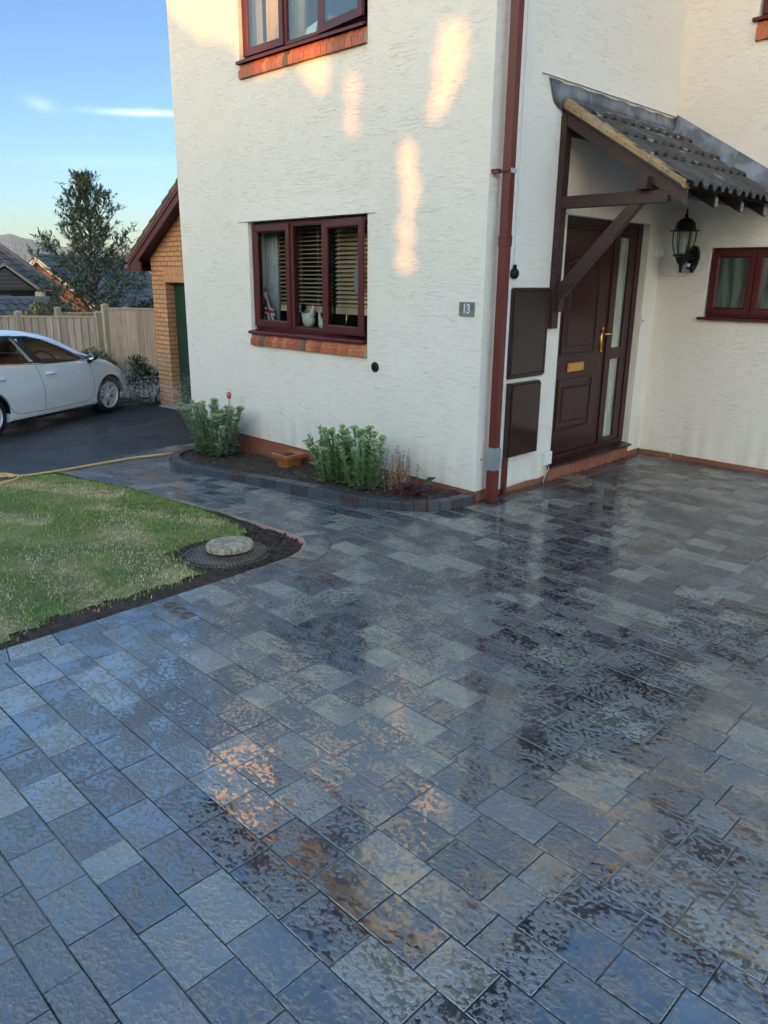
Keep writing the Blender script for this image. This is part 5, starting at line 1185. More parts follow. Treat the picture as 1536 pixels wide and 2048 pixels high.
M_alloy = pm('alloy_wheel', (.66, .67, .69), .32, .05, metal=.25); M_carglass = glass_mat('car_glass', (.80, .88, .88)); M_dark = pm('cabin_trim', (.020, .020, .022), .7, .2); M_chrome = pm('chrome', (.75, .75, .75), .12, .02, metal=1.0)
body = loft(xs_).build('body', M_carpaint, car, smooth=True)
cuts = []
import bmesh
def fixn(me_):
    bm_ = bmesh.new(); bm_.from_mesh(me_); bmesh.ops.recalc_face_normals(bm_, faces=bm_.faces); bm_.to_mesh(me_); bm_.free()
fixn(body.data)
def cutter(m, nm): o = m.build(nm, M_dark, car); fixn(o.data); cuts.append(o); md = body.modifiers.new(nm, 'BOOLEAN'); md.operation = 'DIFFERENCE'; md.object = o; md.solver = 'EXACT'; return o
cA = MB(); 
for x in (0, -2.49):
    for sg in (1, -1):
        prof = [(x + .352 * math.cos(a), .312 + .352 * math.sin(a)) for a in np.linspace(0, math.pi, 25)] + [(x - .352, -.1), (x + .352, -.1)]
        cA.prism(prof, sg * .50, sg * 1.2, lambda p, q, t: (p, t, q))
cutter(cA, 'cut_arch')
ci = loft([x for x in xs_ if -2.80 < x < -.30], inset=.045, zmin=.32); cutter(ci, 'cut_cabin')
cs = MB(); cs.prism(SIDE_F, -1.2, 1.2, lambda p, q, t: (p, t, q)); cs.prism(SIDE_R, -1.2, 1.2, lambda p, q, t: (p, t, q)); cutter(cs, 'cut_side')
cw = MB(); cw.prism([(-.36, 1.045), (-.42, 1.20), (-1.10, 1.60), (-1.06, 1.385)], -.60, .60, lambda p, q, t: (p, t * (1.0 if q < 1.25 else .88), q)); cw.prism([(-2.86, 1.36), (-3.02, 1.14), (-3.4, 1.2), (-3.2, 1.5)], -.50, .50, lambda p, q, t: (p, t, q)); cutter(cw, 'cut_screen')
dg = bpy.context.evaluated_depsgraph_get(); dg.update(); me = bpy.data.meshes.new_from_object(body.evaluated_get(dg)); body.modifiers.clear(); body.data = me
me.materials.clear(); me.materials.append(M_carpaint); me.polygons.foreach_set('use_smooth', [True] * len(me.polygons)); me.polygons.foreach_set('material_index', [0] * len(me.polygons)); me.set_sharp_from_angle(angle=R(32))
for o in cuts: bpy.data.objects.remove(o)
def side_poly(P, off, sg, dens=1): return [(x, sg * (ysurf(x, z) + off), z) for x, z in P]
def dense(P, n=5):
    o = []
    for i in range(len(P)):
        a, b_ = P[i], P[(i + 1) % len(P)]
        for k in range(n): t = k / n; o.append((a[0] + (b_[0] - a[0]) * t, a[1] + (b_[1] - a[1]) * t))
    return o
for sg in (1, -1):
    for P in (SIDE_F, SIDE_R):
        m = MB(); cx_ = sum(p[0] for p in P) / len(P); cz_ = sum(p[1] for p in P) / len(P); D = dense(P, 4); m.add(side_poly(D, -.012, sg) + side_poly([(cx_, cz_)], -.010, sg), [(i, (i + 1) % len(D), len(D)) for i in range(len(D))]); m.build('side_window', M_carglass, car, smooth=True)
m = MB(); ws = [(-.365, 1.05), (-.6, 1.19), (-.85, 1.312), (-1.06, 1.395)]
vs = []
for (x, z) in ws:
    for k in range(9): t = -1 + k / 4; hw_ = .60 * (1.0 if z < 1.25 else .90); vs.append((x + .05 * (1 - t * t) - .02, t * hw_, z + .012 * (1 - t * t) - .01))
m.add(vs, [(r * 9 + k, r * 9 + k + 1, (r + 1) * 9 + k + 1, (r + 1) * 9 + k) for r in range(3) for k in range(8)]); m.build('windscreen', M_carglass, car, smooth=True)
def ribbon(P, w_, off, sg, closed=False, th=.004):     # a strip lying on the side surface along a polyline
    m = MB(); D = []
    n = len(P)
    for i in range(n):
        a = np.array(P[(i - 1) % n] if closed or i > 0 else P[i]); b_ = np.array(P[(i + 1) % n] if closed or i < n - 1 else P[i]); t = (b_ - a) / max(1e-6, np.hypot(*(b_ - a))); nn = np.array([-t[1], t[0]]) * w_ / 2; p = np.array(P[i])
        for q in (p - nn, p + nn): D.append((q[0], sg * (ysurf(q[0], q[1]) + off), q[1]))
        for q in (p - nn, p + nn): D.append((q[0], sg * (ysurf(q[0], q[1]) + off - th), q[1]))
    N = n if closed else n - 1
    return D, [(4 * i + a, 4 * ((i + 1) % n) + a, 4 * ((i + 1) % n) + b_, 4 * i + b_) for i in range(N) for a, b_ in ((0, 1), (1, 3), (2, 0))]
for sg in (1, -1):
    m = MB(); P = [(-1.44, .978), (-1.60, .99), (-1.745, 1.385), (-1.59, 1.378)]; D = dense(P, 6); m.add(side_poly(D, .004, sg) + side_poly([(-1.59, 1.17)], .004, sg), [(i, (i + 1) % len(D), len(D)) for i in range(len(D))])
    P = [(-.22, .94), (-.52, .945), (-.72, 1.08)]; D = dense(P, 6); m.add(side_poly(D, .004, sg) + side_poly([(-.50, .985)], .004, sg), [(i, (i + 1) % len(D), len(D)) for i in range(len(D))])
    for W_ in (SIDE_F, SIDE_R): m.add(*ribbon(dense(W_, 5), .022, .003, sg, True))
    m.build('window_trim', M_carblack, car)
    m = MB(); m.add(*ribbon([(-.05 - k * .1, np.interp(-.05 - k * .1, [-2.65, -2.3, -1.5, -.3, 0], [1.085, 1.022, .970, .945, .932])) for k in range(27)], .014, .006, sg)); m.add(*ribbon([(-.505, .968), (-.73, 1.09)], .010, .007, sg)); m.build('belt_strip', M_chrome, car)
    m = MB()
    for P in ([(-.50, .925), (-.43, .80), (-.41, .62), (-.415, .42), (-.46, .315), (-.60, .285), (-1.0, .275), (-1.50, .275)], [(-1.60, .975), (-1.55, .82), (-1.50, .60), (-1.49, .275)], [(-1.49, .275), (-2.0, .285), (-2.12, .35), (-2.22, .50), (-2.42, .70), (-2.56, .85), (-2.62, 1.06)]):
        m.add(*ribbon(dense(P, 4)[:-3], .0075, .0012, sg))
    m.add(*ribbon(dense([(.80, .62), (.55, .80), (.20, .905), (-.20, .965)], 5)[:-4], .006, .0015, sg)); m.build('panel_gap', pm('panel_gap', (.10, .11, .12), .6, .05), car)
    for hx in (-1.34, -2.30):
        m = MB(); y_ = ysurf(hx, .81); m.tube([(hx + .10, sg * (y_ + .012), .815), (hx + .05, sg * (y_ + .032), .818), (hx - .05, sg * (y_ + .032), .82), (hx - .10, sg * (y_ + .012), .82)], [.012, .017, .017, .012], 8); m.build('door_handle', M_carpaint, car, smooth=True)
    m = MB(); y_ = ysurf(-.50, .95); m.tube([(-.47, sg * y_, .93), (-.49, sg * (y_ + .07), .95)], [.022, .02], 8); m.ball((-.50, sg * (y_ + .115), 1.005), .050, .082, .066, 12, 8); m.tube([(-.49, sg * (y_ + .04), .90), (-.49, sg * (y_ + .09), .97)], [.02, .04], 8); mir = m.build('door_mirror', M_carblack, car, smooth=True)
    m = MB(); m.lathe([(.052, 0), (.050, -.004), (.001, -.005)], (-.542, sg * (y_ + .115), 1.008), 16, 'x'); m.build('mirror_glass', M_chrome, mir)
    # headlamp and rear lamp
    m = MB(); P = [(.74, .60), (.58, .69), (.36, .775), (.28, .785), (.40, .70), (.58, .61), (.70, .545)]; D = dense(P, 3); m.add(side_poly(D, .006, sg) + side_poly([(.53, .655)], .010, sg), [(i, (i + 1) % len(D), len(D)) for i in range(len(D))]); m.build('headlight', pm('headlamp_lens', (.42, .40, .40), .08, .2), car, smooth=True)
    m = MB(); P = [(-2.72, 1.10), (-2.95, 1.08), (-3.03, .90), (-2.85, .90)]; D = dense(P, 3); m.add(side_poly(D, .006, sg) + side_poly([(-2.9, 1.0)], .008, sg), [(i, (i + 1) % len(D), len(D)) for i in range(len(D))]); m.build('rear_light', pm('rear_lens', (.35, .01, .01), .1), car, smooth=True)
    # sill underside and arch liners
    m = MB()
    m.box(-2.10, -.38, sg * .60, sg * .83, .165, .185); m.build('sill_trim', M_carblack, car)
    for x in (0, -2.49):
        m = MB(); n = 24; vs = []
        for k in range(n + 1): a = math.pi * k / n; vs += [(x + .351 * math.cos(a), sg * .835, .312 + .351 * math.sin(a)), (x + .351 * math.cos(a), sg * .50, .312 + .351 * math.sin(a)), (x, sg * .50, .312)]
        m.add(vs, [f for k in range(n) for f in ((3 * k, 3 * k + 3, 3 * k + 4, 3 * k + 1), (3 * k + 1, 3 * k + 4, 3 * k + 5, 3 * k + 2))]); m.build('wheel_arch_liner', M_carblack, car)
        m = MB(); yc = sg * HWB; TR = .302
        m.lathe([(.222, yc - sg * .085), (.270, yc - sg * .092), (.296, yc - sg * .080), (TR, yc - sg * .05), (TR, yc + sg * .05), (.296, yc + sg * .080), (.270, yc + sg * .092), (.222, yc + sg * .085)], (x, 0, TR), 40, 'y'); m.f = m.f[:-2]; m.mi = m.mi[:-2]; wh = m.build('wheel', M_tyre, car, smooth=True)
        m = MB(); m.lathe([(.226, yc - sg * .08), (.226, yc + sg * .084), (.214, yc + sg * .090), (.205, yc + sg * .078), (.200, yc + sg * .0), (.195, yc - sg * .08)], (x, 0, TR), 40, 'y'); m.f = m.f[:-2]; m.mi = m.mi[:-2]
        m.lathe([(.050, yc + sg * .0), (.050, yc + sg * .060), (.036, yc + sg * .070), (.001, yc + sg * .072)], (x, 0, TR), 20, 'y')
        for k in range(5):
            a = R(90) + k * 2 * math.pi / 5
            for da in (-.17, .17):
                P0 = np.array([.038 * math.cos(a + da * 1.8), .038 * math.sin(a + da * 1.8)]); P1 = np.array([.212 * math.cos(a + da * 1.05), .212 * math.sin(a + da * 1.05)]); t = (P1 - P0) / np.hypot(*(P1 - P0)); nn = np.array([-t[1], t[0]])
                Q = [P0 - nn * .014, P1 - nn * .015, P1 + nn * .015, P0 + nn * .014]
                vs = [(x + q[0], yc + sg * (.058 if i in (0, 3) else .072), TR + q[1]) for i, q in enumerate(Q)] + [(x + q[0], yc + sg * .02, TR + q[1]) for q in Q]; m.add(vs, [(0, 1, 2, 3), (7, 6, 5, 4), (0, 4, 5, 1), (1, 5, 6, 2), (2, 6, 7, 3), (3, 7, 4, 0)])
        m.build('rim', M_alloy, wh); m = MB(); m.lathe([(.150, yc + sg * .0), (.150, yc - sg * .02)], (x, 0, TR), 24, 'y'); m.lathe([(.199, yc + sg * .012), (.199, yc - sg * .05)], (x, 0, TR), 24, 'y'); m.build('brake_disc_dark_backing', pm('brake_disc_dark_backing', (.02, .02, .02), .6), wh)  # brake disc and a near-black disc added as shade behind the spokes
# inside: dashboard, wheel, seats
m = MB(); m.box(-.40, -.66, -.66, .66, .70, .93); m.box(-2.7, -.4, -.68, .68, .26, .34); m.build('dashboard', M_dark, car, bevel=.03)
m = MB(); N_ = 28; R_ = .185
sgn = 1 if (lf.dot(right) > 0) else -1
m.tube([(-.80 - .06 * math.sin(2 * math.pi * k / N_), sgn * .36 + R_ * math.cos(2 * math.pi * k / N_), .93 + R_ * .93 * math.sin(2 * math.pi * k / N_)) for k in range(N_ + 1)], .018, 8); m.tube([(-.66, sgn * .36, .86), (-.80, sgn * .36, .93)], .05, 8); m.build('steering_wheel', M_dark, car, smooth=True)
for (x, hh) in ((-1.42, 1.30), (-2.30, 1.24)):
    for y_ in (-.36, .36): m = MB(); m.box(x, x + .50, y_ - .24, y_ + .24, .40, .56); m.prism([(x - .16, hh - .20), (x - .02, hh - .20), (x + .12, .5), (x - .02, .5)], y_ - .24, y_ + .24, lambda p, q, t: (p, t, q)); m.prism([(x - .17, hh), (x - .07, hh), (x - .05, hh - .17), (x - .15, hh - .17)], y_ - .13, y_ + .13, lambda p, q, t: (p, t, q)); m.build('seat', M_dark, car, bevel=.03)
m = MB(); m.box(-.72, -.70, -.10, .10, 1.27, 1.33); m.build('rear_view_mirror', M_carblack, car, bevel=.01)
m = MB(); m.prism([(.832, .38), (.842, .42), (.838, .47), (.78, .47), (.78, .38)], -.24, .24, lambda p, q, t: (p, t, q)); m.build('front_grille', M_carblack, car)
m = MB(); m.box(-2.1, -.4, -.45, .45, .17, .20); m.tube([(-2.49, -.6, .30), (-2.49, .6, .30)], .04, 8); m.tube([(0, -.6, .30), (0, .6, .30)], .04, 8); m.build('underbody', M_carblack, car)
# ------------------------------------------------------------------ water spray from the hose beside the car
m = MB(); src = Vector((-3.9, .1, .25)); tgt = Vector((-7.6, .1, -.1))
for k in range(3200):
    t = random.random() ** .8; base = src.lerp(tgt, t); wv = .08 + .75 * t
    p = Vector((base.x + random.gauss(0, .35), base.y + random.gauss(0, wv * .75) + .25 * t, base.z + .25 * math.sin(t * 3.1) + abs(random.gauss(0, wv * .30)) - .10)); 
    if p.z < G(p.x) + .01: p.z = G(p.x) + random.uniform(.01, .12)
    if p.x > -4.3: continue
    d = (tgt - src).normalized(); d = (d + Vector((0, random.gauss(0, .12), random.gauss(-.10, .10)))).normalized(); L_ = random.uniform(.010, .045); r = random.uniform(.0012, .0027)
    m.tube([p, p + d * L_ * .5, p + d * L_], [r * .3, r, r * .2], 4, cap=False)
tag(m.build('water_spray', pm('water_droplets', (.80, .84, .87), .05, .05, spec=1.0, trans=.35, ior=1.33)), 'fine spray of water drops flying across the drive by the front wheel', 'water', kind='stuff')
# ================================================================== SHRUBS AND TREE
def leafcloud(m, c, r, n, L, W, col, ztop=None, lo=.55, hi=1.5, gap=0.0, sub=7):
    cen = []
    for k in range(sub):
        a = random.random() * 6.283; e_ = random.uniform(-.7, 1); q = random.uniform(.2, .8); cen.append((c[0] + r[0] * q * math.cos(a), c[1] + r[1] * q * math.sin(a), c[2] + r[2] * q * e_))
    for k in range(n):
        b = random.choice(cen); rr = .48 * random.random() ** .5
        v = Vector((random.gauss(0, 1), random.gauss(0, 1), random.gauss(0, 1))).normalized(); p = (b[0] + v.x * r[0] * rr, b[1] + v.y * r[1] * rr, b[2] + v.z * r[2] * rr)
        m.c = shade(random.choice(col), lo, hi); d = (v + Vector((0, 0, .5)) + Vector((random.gauss(0, .4), random.gauss(0, .4), random.gauss(0, .4)))); m.leaf(p, d, L * random.uniform(.7, 1.3), W * random.uniform(.7, 1.3), .2)
def shrub(name, c, r, n, L, W, col, label, group=None):
    e = empty(name, (c[0], c[1], G(c[0]))); tag(e, label, 'shrub', group); m = MB(); leafcloud(m, c, r, n, L, W, col); m.build('foliage', M_leafy, e, wcol=True)
    m = MB()
    for k in range(9): a = k * .7; m.tube([(c[0], c[1], G(c[0]) - .05), (c[0] + r[0] * .3 * math.cos(a), c[1] + r[1] * .3 * math.sin(a), c[2] - r[2] * .3), (c[0] + r[0] * .75 * math.cos(a), c[1] + r[1] * .75 * math.sin(a), c[2] + r[2] * .5)], [.015, .010, .004], 5)
    m.build('branches', pm('bark', (.09, .07, .05), .85, .3), e)
YG = [(.085, .115, .030), (.05, .085, .025), (.12, .135, .04)]; DG = [(.020, .045, .020), (.03, .06, .028), (.015, .035, .018)]
shrub('garden_shrub', (-10.15, 1.50, .10), (.62, .55, .50), 3600, .065, .036, YG, 'yellowish green shrub against the fence above the car bonnet')
shrub('garden_shrub', (-9.05, 2.12, -.05), (.50, .42, .42), 3600, .05, .028, DG, 'low dark green shrub between the car and the garage pier')
shrub('garden_shrub', (-12.75, 1.78, .75), (.50, .55, .45), 2200, .07, .042, [(.16, .18, .06), (.10, .13, .05), (.30, .28, .14)], 'pale variegated bush showing over the low fence')
# evergreen tree beyond the fence
def tree(base, H, label):
    e = empty('evergreen_tree', base); tag(e, label, 'tree'); b = Vector(base); mt, ml = MB(), MB(); mt.c = (.10, .085, .06)
    tr = [b + Vector((.03 * math.sin(k), .04 * math.sin(k * 1.7), H * k / 10)) for k in range(11)]; mt.tube(tr, [.085 * (1 - .088 * k) + .004 for k in range(11)], 8)
    LC = [(.050, .088, .055), (.070, .115, .070), (.105, .15, .085), (.15, .15, .075)]
    nb = 92
    for k in range(nb):
        t = .16 + .82 * (k / nb) ** .9; p0 = b + Vector((0, 0, H * t)); a = k * 2.399 + random.uniform(-.3, .3)
        prof = np.interp(t, [.1, .25, .42, .55, .65, .8, .93, 1.0], [1.55, 1.6, 1.30, .98, .66, .40, .20, .06]) * random.uniform(.70, 1.12)
        el = np.interp(t, [.1, .5, 1], [.25, .6, 1.15]); d = Vector((math.cos(a) * math.cos(el), math.sin(a) * math.cos(el), math.sin(el))); L_ = prof / max(.35, math.cos(el)) 
        L_ = min(L_, prof * 1.7); side = Vector((-math.sin(a), math.cos(a), 0)); bow = random.uniform(-.12, .12)
        pts = [p0 + d * L_ * s_ + Vector((0, 0, .12 * L_ * s_ * s_)) + side * bow * s_ * s_ for s_ in (0, .3, .6, .85, 1)]; mt.tube(pts, [.022, .015, .010, .006, .003], 5)
        for q in range(int(8 + 16 * prof)):
            s_ = random.uniform(.22, 1.0); i = min(3, int(s_ * 4)); p = pts[i].lerp(pts[i + 1], s_ * 4 - i)
            tw = (Vector((random.gauss(0, 1), random.gauss(0, 1), random.gauss(.35, .8))).normalized() + d * .7).normalized(); tl_ = random.uniform(.10, .30) * (1.15 - .4 * t); mt.tube([p, p + tw * tl_], [.0035, .0015], 3, cap=False)
            for z in range(8):
                f = random.uniform(.2, 1.05); c_ = p + tw * tl_ * f; hgt = (c_.z - b.z) / H; lc = random.choice(LC[:3] if random.random() < .85 else LC[3:]); ml.c = shade(lc, .65, 1.5)
                ml.leaf(c_, tw + Vector((random.gauss(0, .7), random.gauss(0, .7), random.gauss(.2, .5))), random.uniform(.07, .12), random.uniform(.026, .042), .15)
    mt.build('trunk', pm('grey_bark', (.12, .10, .075), .85, .3), e, smooth=True); ml.build('crown', M_leafy, e, wcol=True)
tree((-13.12, 3.10, -.75), 4.4, 'tall pointed evergreen tree with loose glossy leaves beyond the fence')
shrub('evergreen_shrub', (-11.9, 4.2, .6), (.9, .9, 1.0), 7000, .09, .04, DG, 'dense dark evergreen bush between the tall tree and the garage roof')

# ================================================================== HOUSES BEYOND THE FENCE
def Fr(origin, ang):
    c, s_ = math.cos(ang), math.sin(ang)
    return lambda u, v, z: (origin[0] + u * c - v * s_, origin[1] + u * s_ + v * c, z)
def tiled_slope(m, fn, P0, P1, P2, P3, rows, cols, col, amp=.03, seed=0):
    # quad slope: P0,P1 lower edge, P3,P2 upper edge; overlapping wavy courses
    P0, P1, P2, P3 = [Vector(fn(*p)) for p in (P0, P1, P2, P3)]; N = (P1 - P0).cross(P3 - P0).normalized(); N = N if N.z > 0 else -N
    for r in range(rows):
        t0, t1 = r / rows, (r + 1.12) / rows; t1 = min(t1, 1.0)
        n = cols * 6; vs = []; o = len(m.v)
        for i in range(n + 1):
            s_ = i / n; A, B = P0.lerp(P1, s_), P3.lerp(P2, s_); tile = int(i / 6); g = .75 + .5 * (math.sin(tile * 91.7 + r * 37.3) * .5 + .5); w_ = amp * (1.0 if (i % 6) in (2, 3) else (.5 if (i % 6) in (1, 4) else 0))
            for (t, h) in ((t0, .0), (t0, .045), (t1, .012)): m.v.append(tuple(A.lerp(B, t) + N * (h + (w_ if h else 0)))); m.col.append(tuple(c * g * (1 if h else .4) for c in col))
        for i in range(n):
            for k in range(2): a = o + i * 3 + k; m.f.append((a, a + 3, a + 4, a + 1)); m.mi.append(0)
M_redbrick = brick_mat('far_red_brick', (.36, .12, .05), (.26, .09, .04), (.22, .15, .10), bw=.3, bh=.10)
# dark roofed bungalow
fa = Fr((-24.3, 5.25, 0), math.atan2(.9413, .3376))      # u runs to the right across the view, v away
A_ = empty('bungalow', (-25.5, 4.0, -.7)); tag(A_, 'low house with a dark tiled roof and a small black boarded gable', 'house')
m = MB(); m.box(-6.5, 1.15, .45, 7, -.7, 1.1, fa); m.build('wall', M_redbrick, A_)
m = MB(); tiled_slope(m, fa, (-6.8, 0, 1.22), (1.62, 0, 1.22), (-.95, 3.3, 3.35), (-4.5, 3.3, 3.35), 11, 34, (.050, .050, .056)); m.add([fa(1.62, 0, 1.22), fa(1.62, 7.2, 1.22), fa(-.95, 3.9, 3.35), fa(-.95, 3.3, 3.35)], [(0, 1, 2, 3)]); m.add([fa(1.62, 7.2, 1.22), fa(-6.8, 7.2, 1.22), fa(-4.5, 3.9, 3.35), fa(-.95, 3.9, 3.35)], [(0, 1, 2, 3)]); m.c = (.07, .07, .07)
m.tube([fa(-4.5, 3.6, 3.40), fa(-.95, 3.6, 3.40)], .13, 8); m.tube([fa(-.95, 3.5, 3.38), fa(1.62, 0, 1.28)], .10, 8); m.build('roof', M_slate_tiles, A_, wcol=True)
m = MB(); m.box(-6.8, 1.60, -.04, .10, 1.08, 1.20, fa); m.box(-6.8, 1.55, .09, .12, .55, 1.1, fa); m.build('fascia', M_black, A_)
m = MB(); m.prism([(-1.25, 1.24), (.80, 1.24), (-.02, 1.92)], -.52, -.40, lambda p, q, t: fa(p, t, q)); m.build('boarded_gable', pm('black_board', (.010, .008, .010), .5, .3), A_)
m = MB()
for k in range(4): z = 1.34 + k * .13; hw = .95 * (1.92 - z) / .68; m.box(-.1 - hw * .95, -.1 + hw * .75 + .08, -.535, -.52, z, z + .014, fa)
m.build('board_edge', pm('grey_edge', (.09, .08, .10), .6), A_)
m = MB(); m.c = (.17, .15, .11); T = lambda P: [fa(p, t, q) for t in (-.62, 1.9) for p, q in P]
for P in ([(-1.42, 1.17), (-.02, 1.99), (-.02, 2.08), (-1.50, 1.22)], [(.97, 1.17), (-.02, 1.99), (-.02, 2.08), (1.05, 1.22)]): m.prism(P, -.62, 1.6, lambda p, q, t: fa(p, t, q))
m.build('gable_roof', M_slate_tiles, A_, wcol=True)
m = MB()
for (a, b_) in ((-.72, -.40), (-.28, .05)): m.box(a, b_, .06, .088, .72, 1.06, fa)
m.build('window', pm('dim_window', (.09, .11, .11), .2), A_)
m = MB(); m.lathe([(.16, .45), (.16, 1.15), (.13, 1.18), (.11, .9)], fa(.95, -.9, 0), 10); m.build('flue', pm('buff_flue', (.30, .28, .18), .8), A_)
# lower outbuilding roof in front of it
O_ = empty('outbuilding', (-22.5, 4.0, -.7)); tag(O_, 'low outbuilding roof of dark wavy tiles right behind the fence', 'outbuilding')
m = MB(); tiled_slope(m, fa, (-6, -4.3, .30), (2.15, -4.3, .30), (1.35, -2.7, .99), (-6, -2.7, .99), 4, 28, (.050, .052, .060), .045); m.add([fa(-6, -2.7, .99), fa(1.35, -2.7, .99), fa(2.0, -1.2, .3), fa(-6, -1.2, .3)], [(0, 1, 2, 3)]); m.c = (.09, .09, .095); m.tube([fa(-6, -2.7, 1.0), fa(1.35, -2.7, 1.0)], .075, 8); m.tube([fa(1.35, -2.7, 1.0), fa(2.15, -4.3, .33)], .06, 8); m.build('roof', M_slate_tiles, O_, wcol=True)
m = MB(); m.box(-5.8, 1.8, -4.1, -1.4, -.7, .3, fa); m.build('wall', M_redbrick, O_)
# brick gabled house with the sunlit tip
fb = Fr((-38.20, 11.90, 0), math.atan2(.9413, .3376) - R(28))
B_ = empty('gabled_house', (-39, 12, -.7)); tag(B_, 'red brick house whose gable tip glows orange in the last sun', 'house')
GH, GB = 2.50, -.3; hw = 3.3
m = MB(); m.prism([(-hw, -.7), (hw, -.7), (hw, GB), (0, GH), (-hw, GB)], 0, .3, lambda p, q, t: fb(p, t, q)); m.box(-hw, -hw + .3, .3005, 14, -.7, GB, fb); m.box(hw - .3, hw, .3005, 14, -.7, GB, fb); m.build('wall', M_redbrick, B_)
m = MB(); sl = (GH - GB) / hw
for sg in (1, -1):
    tiled_slope(m, fb, (sg * (hw + .35), -.35, GB - .35 * sl + .12), (sg * (hw + .35), 14, GB - .35 * sl + .12), (0, 14, GH + .12), (0, -.35, GH + .12), 13, 44, (.075, .075, .082))
m.c = (.12, .11, .10); m.tube([fb(0, -.36, GH + .17), fb(0, 14, GH + .17)], .11, 8); m.build('roof', M_slate_tiles, B_, wcol=True)
M_cream = pm('cream_paint', (.55, .46, .34), .6, .1)
m = MB()
for sg in (1, -1): m.prism([(0, GH - .16), (0, GH + .10), (sg * (hw + .36), GB - .36 * sl + .10), (sg * (hw + .36), GB - .36 * sl - .16)], -.36, -.32, lambda p, q, t: fb(p, t, q)); m.prism([(0, GH + .0), (0, GH + .1), (sg * (hw + .36), GB - .36 * sl + .10), (sg * (hw + .36), GB - .36 * sl - .0)], -.319, -.001, lambda p, q, t: fb(p, t, q))
m.build('bargeboard', M_cream, B_)
# television aerial beyond the garage roof
m = MB(); m.tube([(-18.5, 10.6, .5), (-18.5, 10.6, 2.45)], .02, 6)
for z, L_ in ((2.35, .55), (2.0, .45)): m.tube([(-18.5 - .3 * L_, 10.6 - .9 * L_, z), (-18.5 + .3 * L_, 10.6 + .9 * L_, z)], .012, 5)
tag(m.build('television_aerial', pm('aerial_metal', (.35, .28, .22), .5)), 'thin television aerial bars poking out beyond the garage roof', 'aerial')

# ================================================================== UNSEEN BLOCKERS ADDED BEHIND THE CAMERA (cast the evening shade)
PV = Vector((.866, .5, 0)); SH = Vector((SD.x, SD.y, 0)).normalized()
def sp(s_, p): v = SH * s_ + PV * p; return (v.x, v.y)
M_nb = brick_mat('shade_house_brick', (.15, .12, .10), (.12, .10, .09), (.16, .14, .12))
def neighbour(s_, p0, p1, ze, zr_, label, dep=8):  # unseen house added to keep the low sun off the scene
    c = sp(s_ + dep / 2, (p0 + p1) / 2); e = empty('added_shade_house', (c[0], c[1], -.1)); tag(e, label, 'house')
    ang = math.atan2(PV.y, PV.x); f = Fr((c[0], c[1], 0), ang); w2 = (p1 - p0) / 2
    m = MB(); m.prism([(-dep / 2, -.8), (dep / 2, -.8), (dep / 2, ze), (0, zr_ - .1), (-dep / 2, ze)], -w2, w2, lambda p, q, t: f(t, p, q)); m.build('wall', M_nb, e)
    m = MB()
    for sg in (1, -1): m.add([f(-w2 - .2, sg * (dep / 2 + .4), ze - .1), f(w2 + .2, sg * (dep / 2 + .4), ze - .1), f(w2 + .2, 0, zr_ + .05), f(-w2 - .2, 0, zr_ + .05)], [(0, 1, 2, 3)])
    m.build('roof', M_roof, e, solid=.12)
    x = -w2 + 1.2
    while x < w2 - 1.2:
        for z in ([.9, 3.4] if ze > 4 else [.9]): m = MB(); m.box(x, x + 1.2, dep / 2 + .002, dep / 2 + .04, z, z + 1.1, f); m.build('window', pm('shade_house_window', (.08, .09, .10), .1), e)
        x += 2.6
neighbour(20, -13.5, -5.2, 5.4, 9.0, 'unseen brick house added behind the viewer on the left to cast shade')
neighbour(20, 1.7, 10.5, 5.4, 9.0, 'unseen brick house added behind the viewer on the right to cast shade')
neighbour(15, -36, -14, 2.6, 4.75, 'unseen low brick bungalow row added far left behind the viewer to shade the far houses')
e = empty('added_dark_hedge', (-19, -15, -.7)); tag(e, 'unseen tall dark hedge added to darken the reflection in the ground floor window', 'hedge')  # unseen hedge added so the lower window reflects something dark
m = MB(); fh = Fr((-19, -15, 0), R(-38)); m.box(-12, 12, -1, 1, -.7, 4.6, fh); m.build('hedge_core', pm('hedge_dark', (.012, .018, .010), .9, .4), e)
m = MB()
for k in range(4200):
    m.c = shade((.020, .032, .015)); q = fh(random.uniform(-12.2, 12.2), random.uniform(.9, 1.3), random.uniform(-.7, 5.0 + .4 * math.sin(k))); m.leaf(q, (random.gauss(0, 1), random.gauss(0, 1), random.gauss(0, 1)), .4, .2)
m.build('foliage', M_leafy, e, wcol=True)
PATCH = [[(-4.6, 5.0), (-4.1, 4.25), (-3.75, 4.0), (-3.10, 3.86), (-2.85, 3.68), (-2.55, 3.8), (-2.35, 4.2), (-2.35, 5.0)],
         [(-2.75, 3.60), (-2.05, 3.64), (-1.74, 3.62), (-1.72, 3.40), (-1.80, 3.22), (-1.95, 3.28), (-2.1, 3.46), (-2.7, 3.50)],
         [(-.46, 3.46), (-.27, 3.42), (-.33, 3.05), (-.50, 2.86), (-.60, 2.90), (-.50, 3.15)], [(-.87, 2.68), (-.73, 2.68), (-.75, 1.78), (-.86, 1.78)], [(-1.5, 3.30), (-1.42, 3.3), (-1.42, 2.9), (-1.5, 2.9)]]
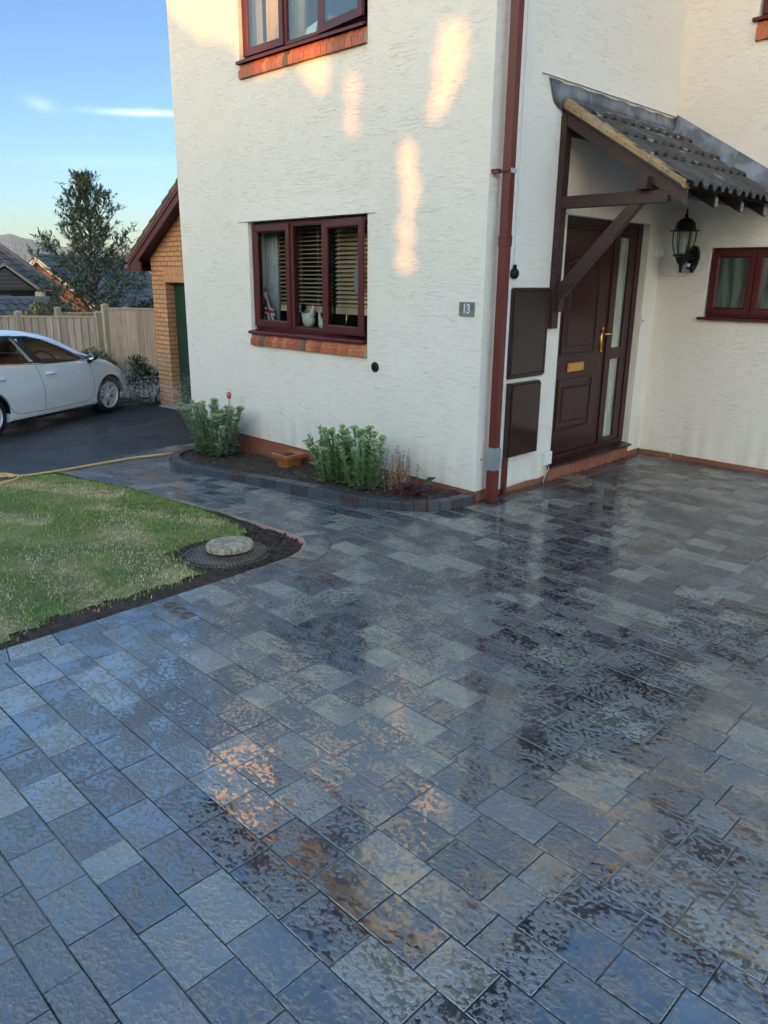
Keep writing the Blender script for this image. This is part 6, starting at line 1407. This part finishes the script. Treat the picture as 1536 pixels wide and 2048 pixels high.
def near_patch(x, z, mg):
    for P in PATCH:
        if inpoly(x, z, P): return True
        for i in range(len(P)):
            a, b_ = np.array(P[i - 1]), np.array(P[i]); d = b_ - a; t = max(0, min(1, np.dot(np.array([x, z]) - a, d) / np.dot(d, d)))
            if math.hypot(x - a[0] - d[0] * t, z - a[1] - d[1] * t) < mg: return True
    return False
e = empty('sun_patch_leaf_screen', (*sp(19, -2), -.1)); tag(e, 'unseen leaf screen added behind the viewer, with gaps that shape the sun patches', 'tree')  # unseen leaf screen added to break the sun into wall patches
m = MB(); up = SD.cross(Vector((0, 0, 1))).normalized(); up2 = up.cross(SD)
for k in range(30000):
    s_ = 19 + random.uniform(-1.4, 1.4); p = random.uniform(-6.6, 3.0); z = random.uniform(.3, 7.6 + .6 * math.sin(p * 1.3))
    x, y = sp(s_, p); t = y / SD.y; xx, zz = x - SD.x * t, z - SD.z * t
    if near_patch(xx, zz, random.choice((.05, .07, .09, .12, .16))): continue  # leaves left out along the sun rays meant to reach the wall
    c = Vector((x, y, z)); a = random.random() * 6.283; d = up * math.cos(a) + up2 * math.sin(a) + SD * random.uniform(-.35, .35); m.c = shade((.05, .08, .03)); m.leaf(c - d * .11, d, .25, .22, .1, up=SD)
m.build('crown', M_leafy, e, wcol=True)
m = MB(); tx, ty = sp(19, -2.2); m.tube([(tx, ty, -.2), (tx, ty, 2.5), (tx + .4, ty, 5)], [.22, .16, .06], 8); m.build('trunk', pm('bark', (.09, .07, .05)), e)

# ================================================================== AIR
m = MB(); m.box(-2600, 3200, -3200, 2700, -3.2, 78)
hv = bpy.data.materials.new('haze_air'); hv.use_nodes = True; ht = hv.node_tree; ht.nodes.clear(); ho = ht.nodes.new('ShaderNodeOutputMaterial'); hp2 = ht.nodes.new('ShaderNodeVolumePrincipled')
hp2.inputs['Color'].default_value = (.55, .78, 1, 1); hp2.inputs['Density'].default_value = .00030; ht.links.new(hp2.outputs[0], ho.inputs['Volume'])
tag(m.build('haze', hv), 'thin evening haze paling the distant hill', 'haze', kind='stuff')
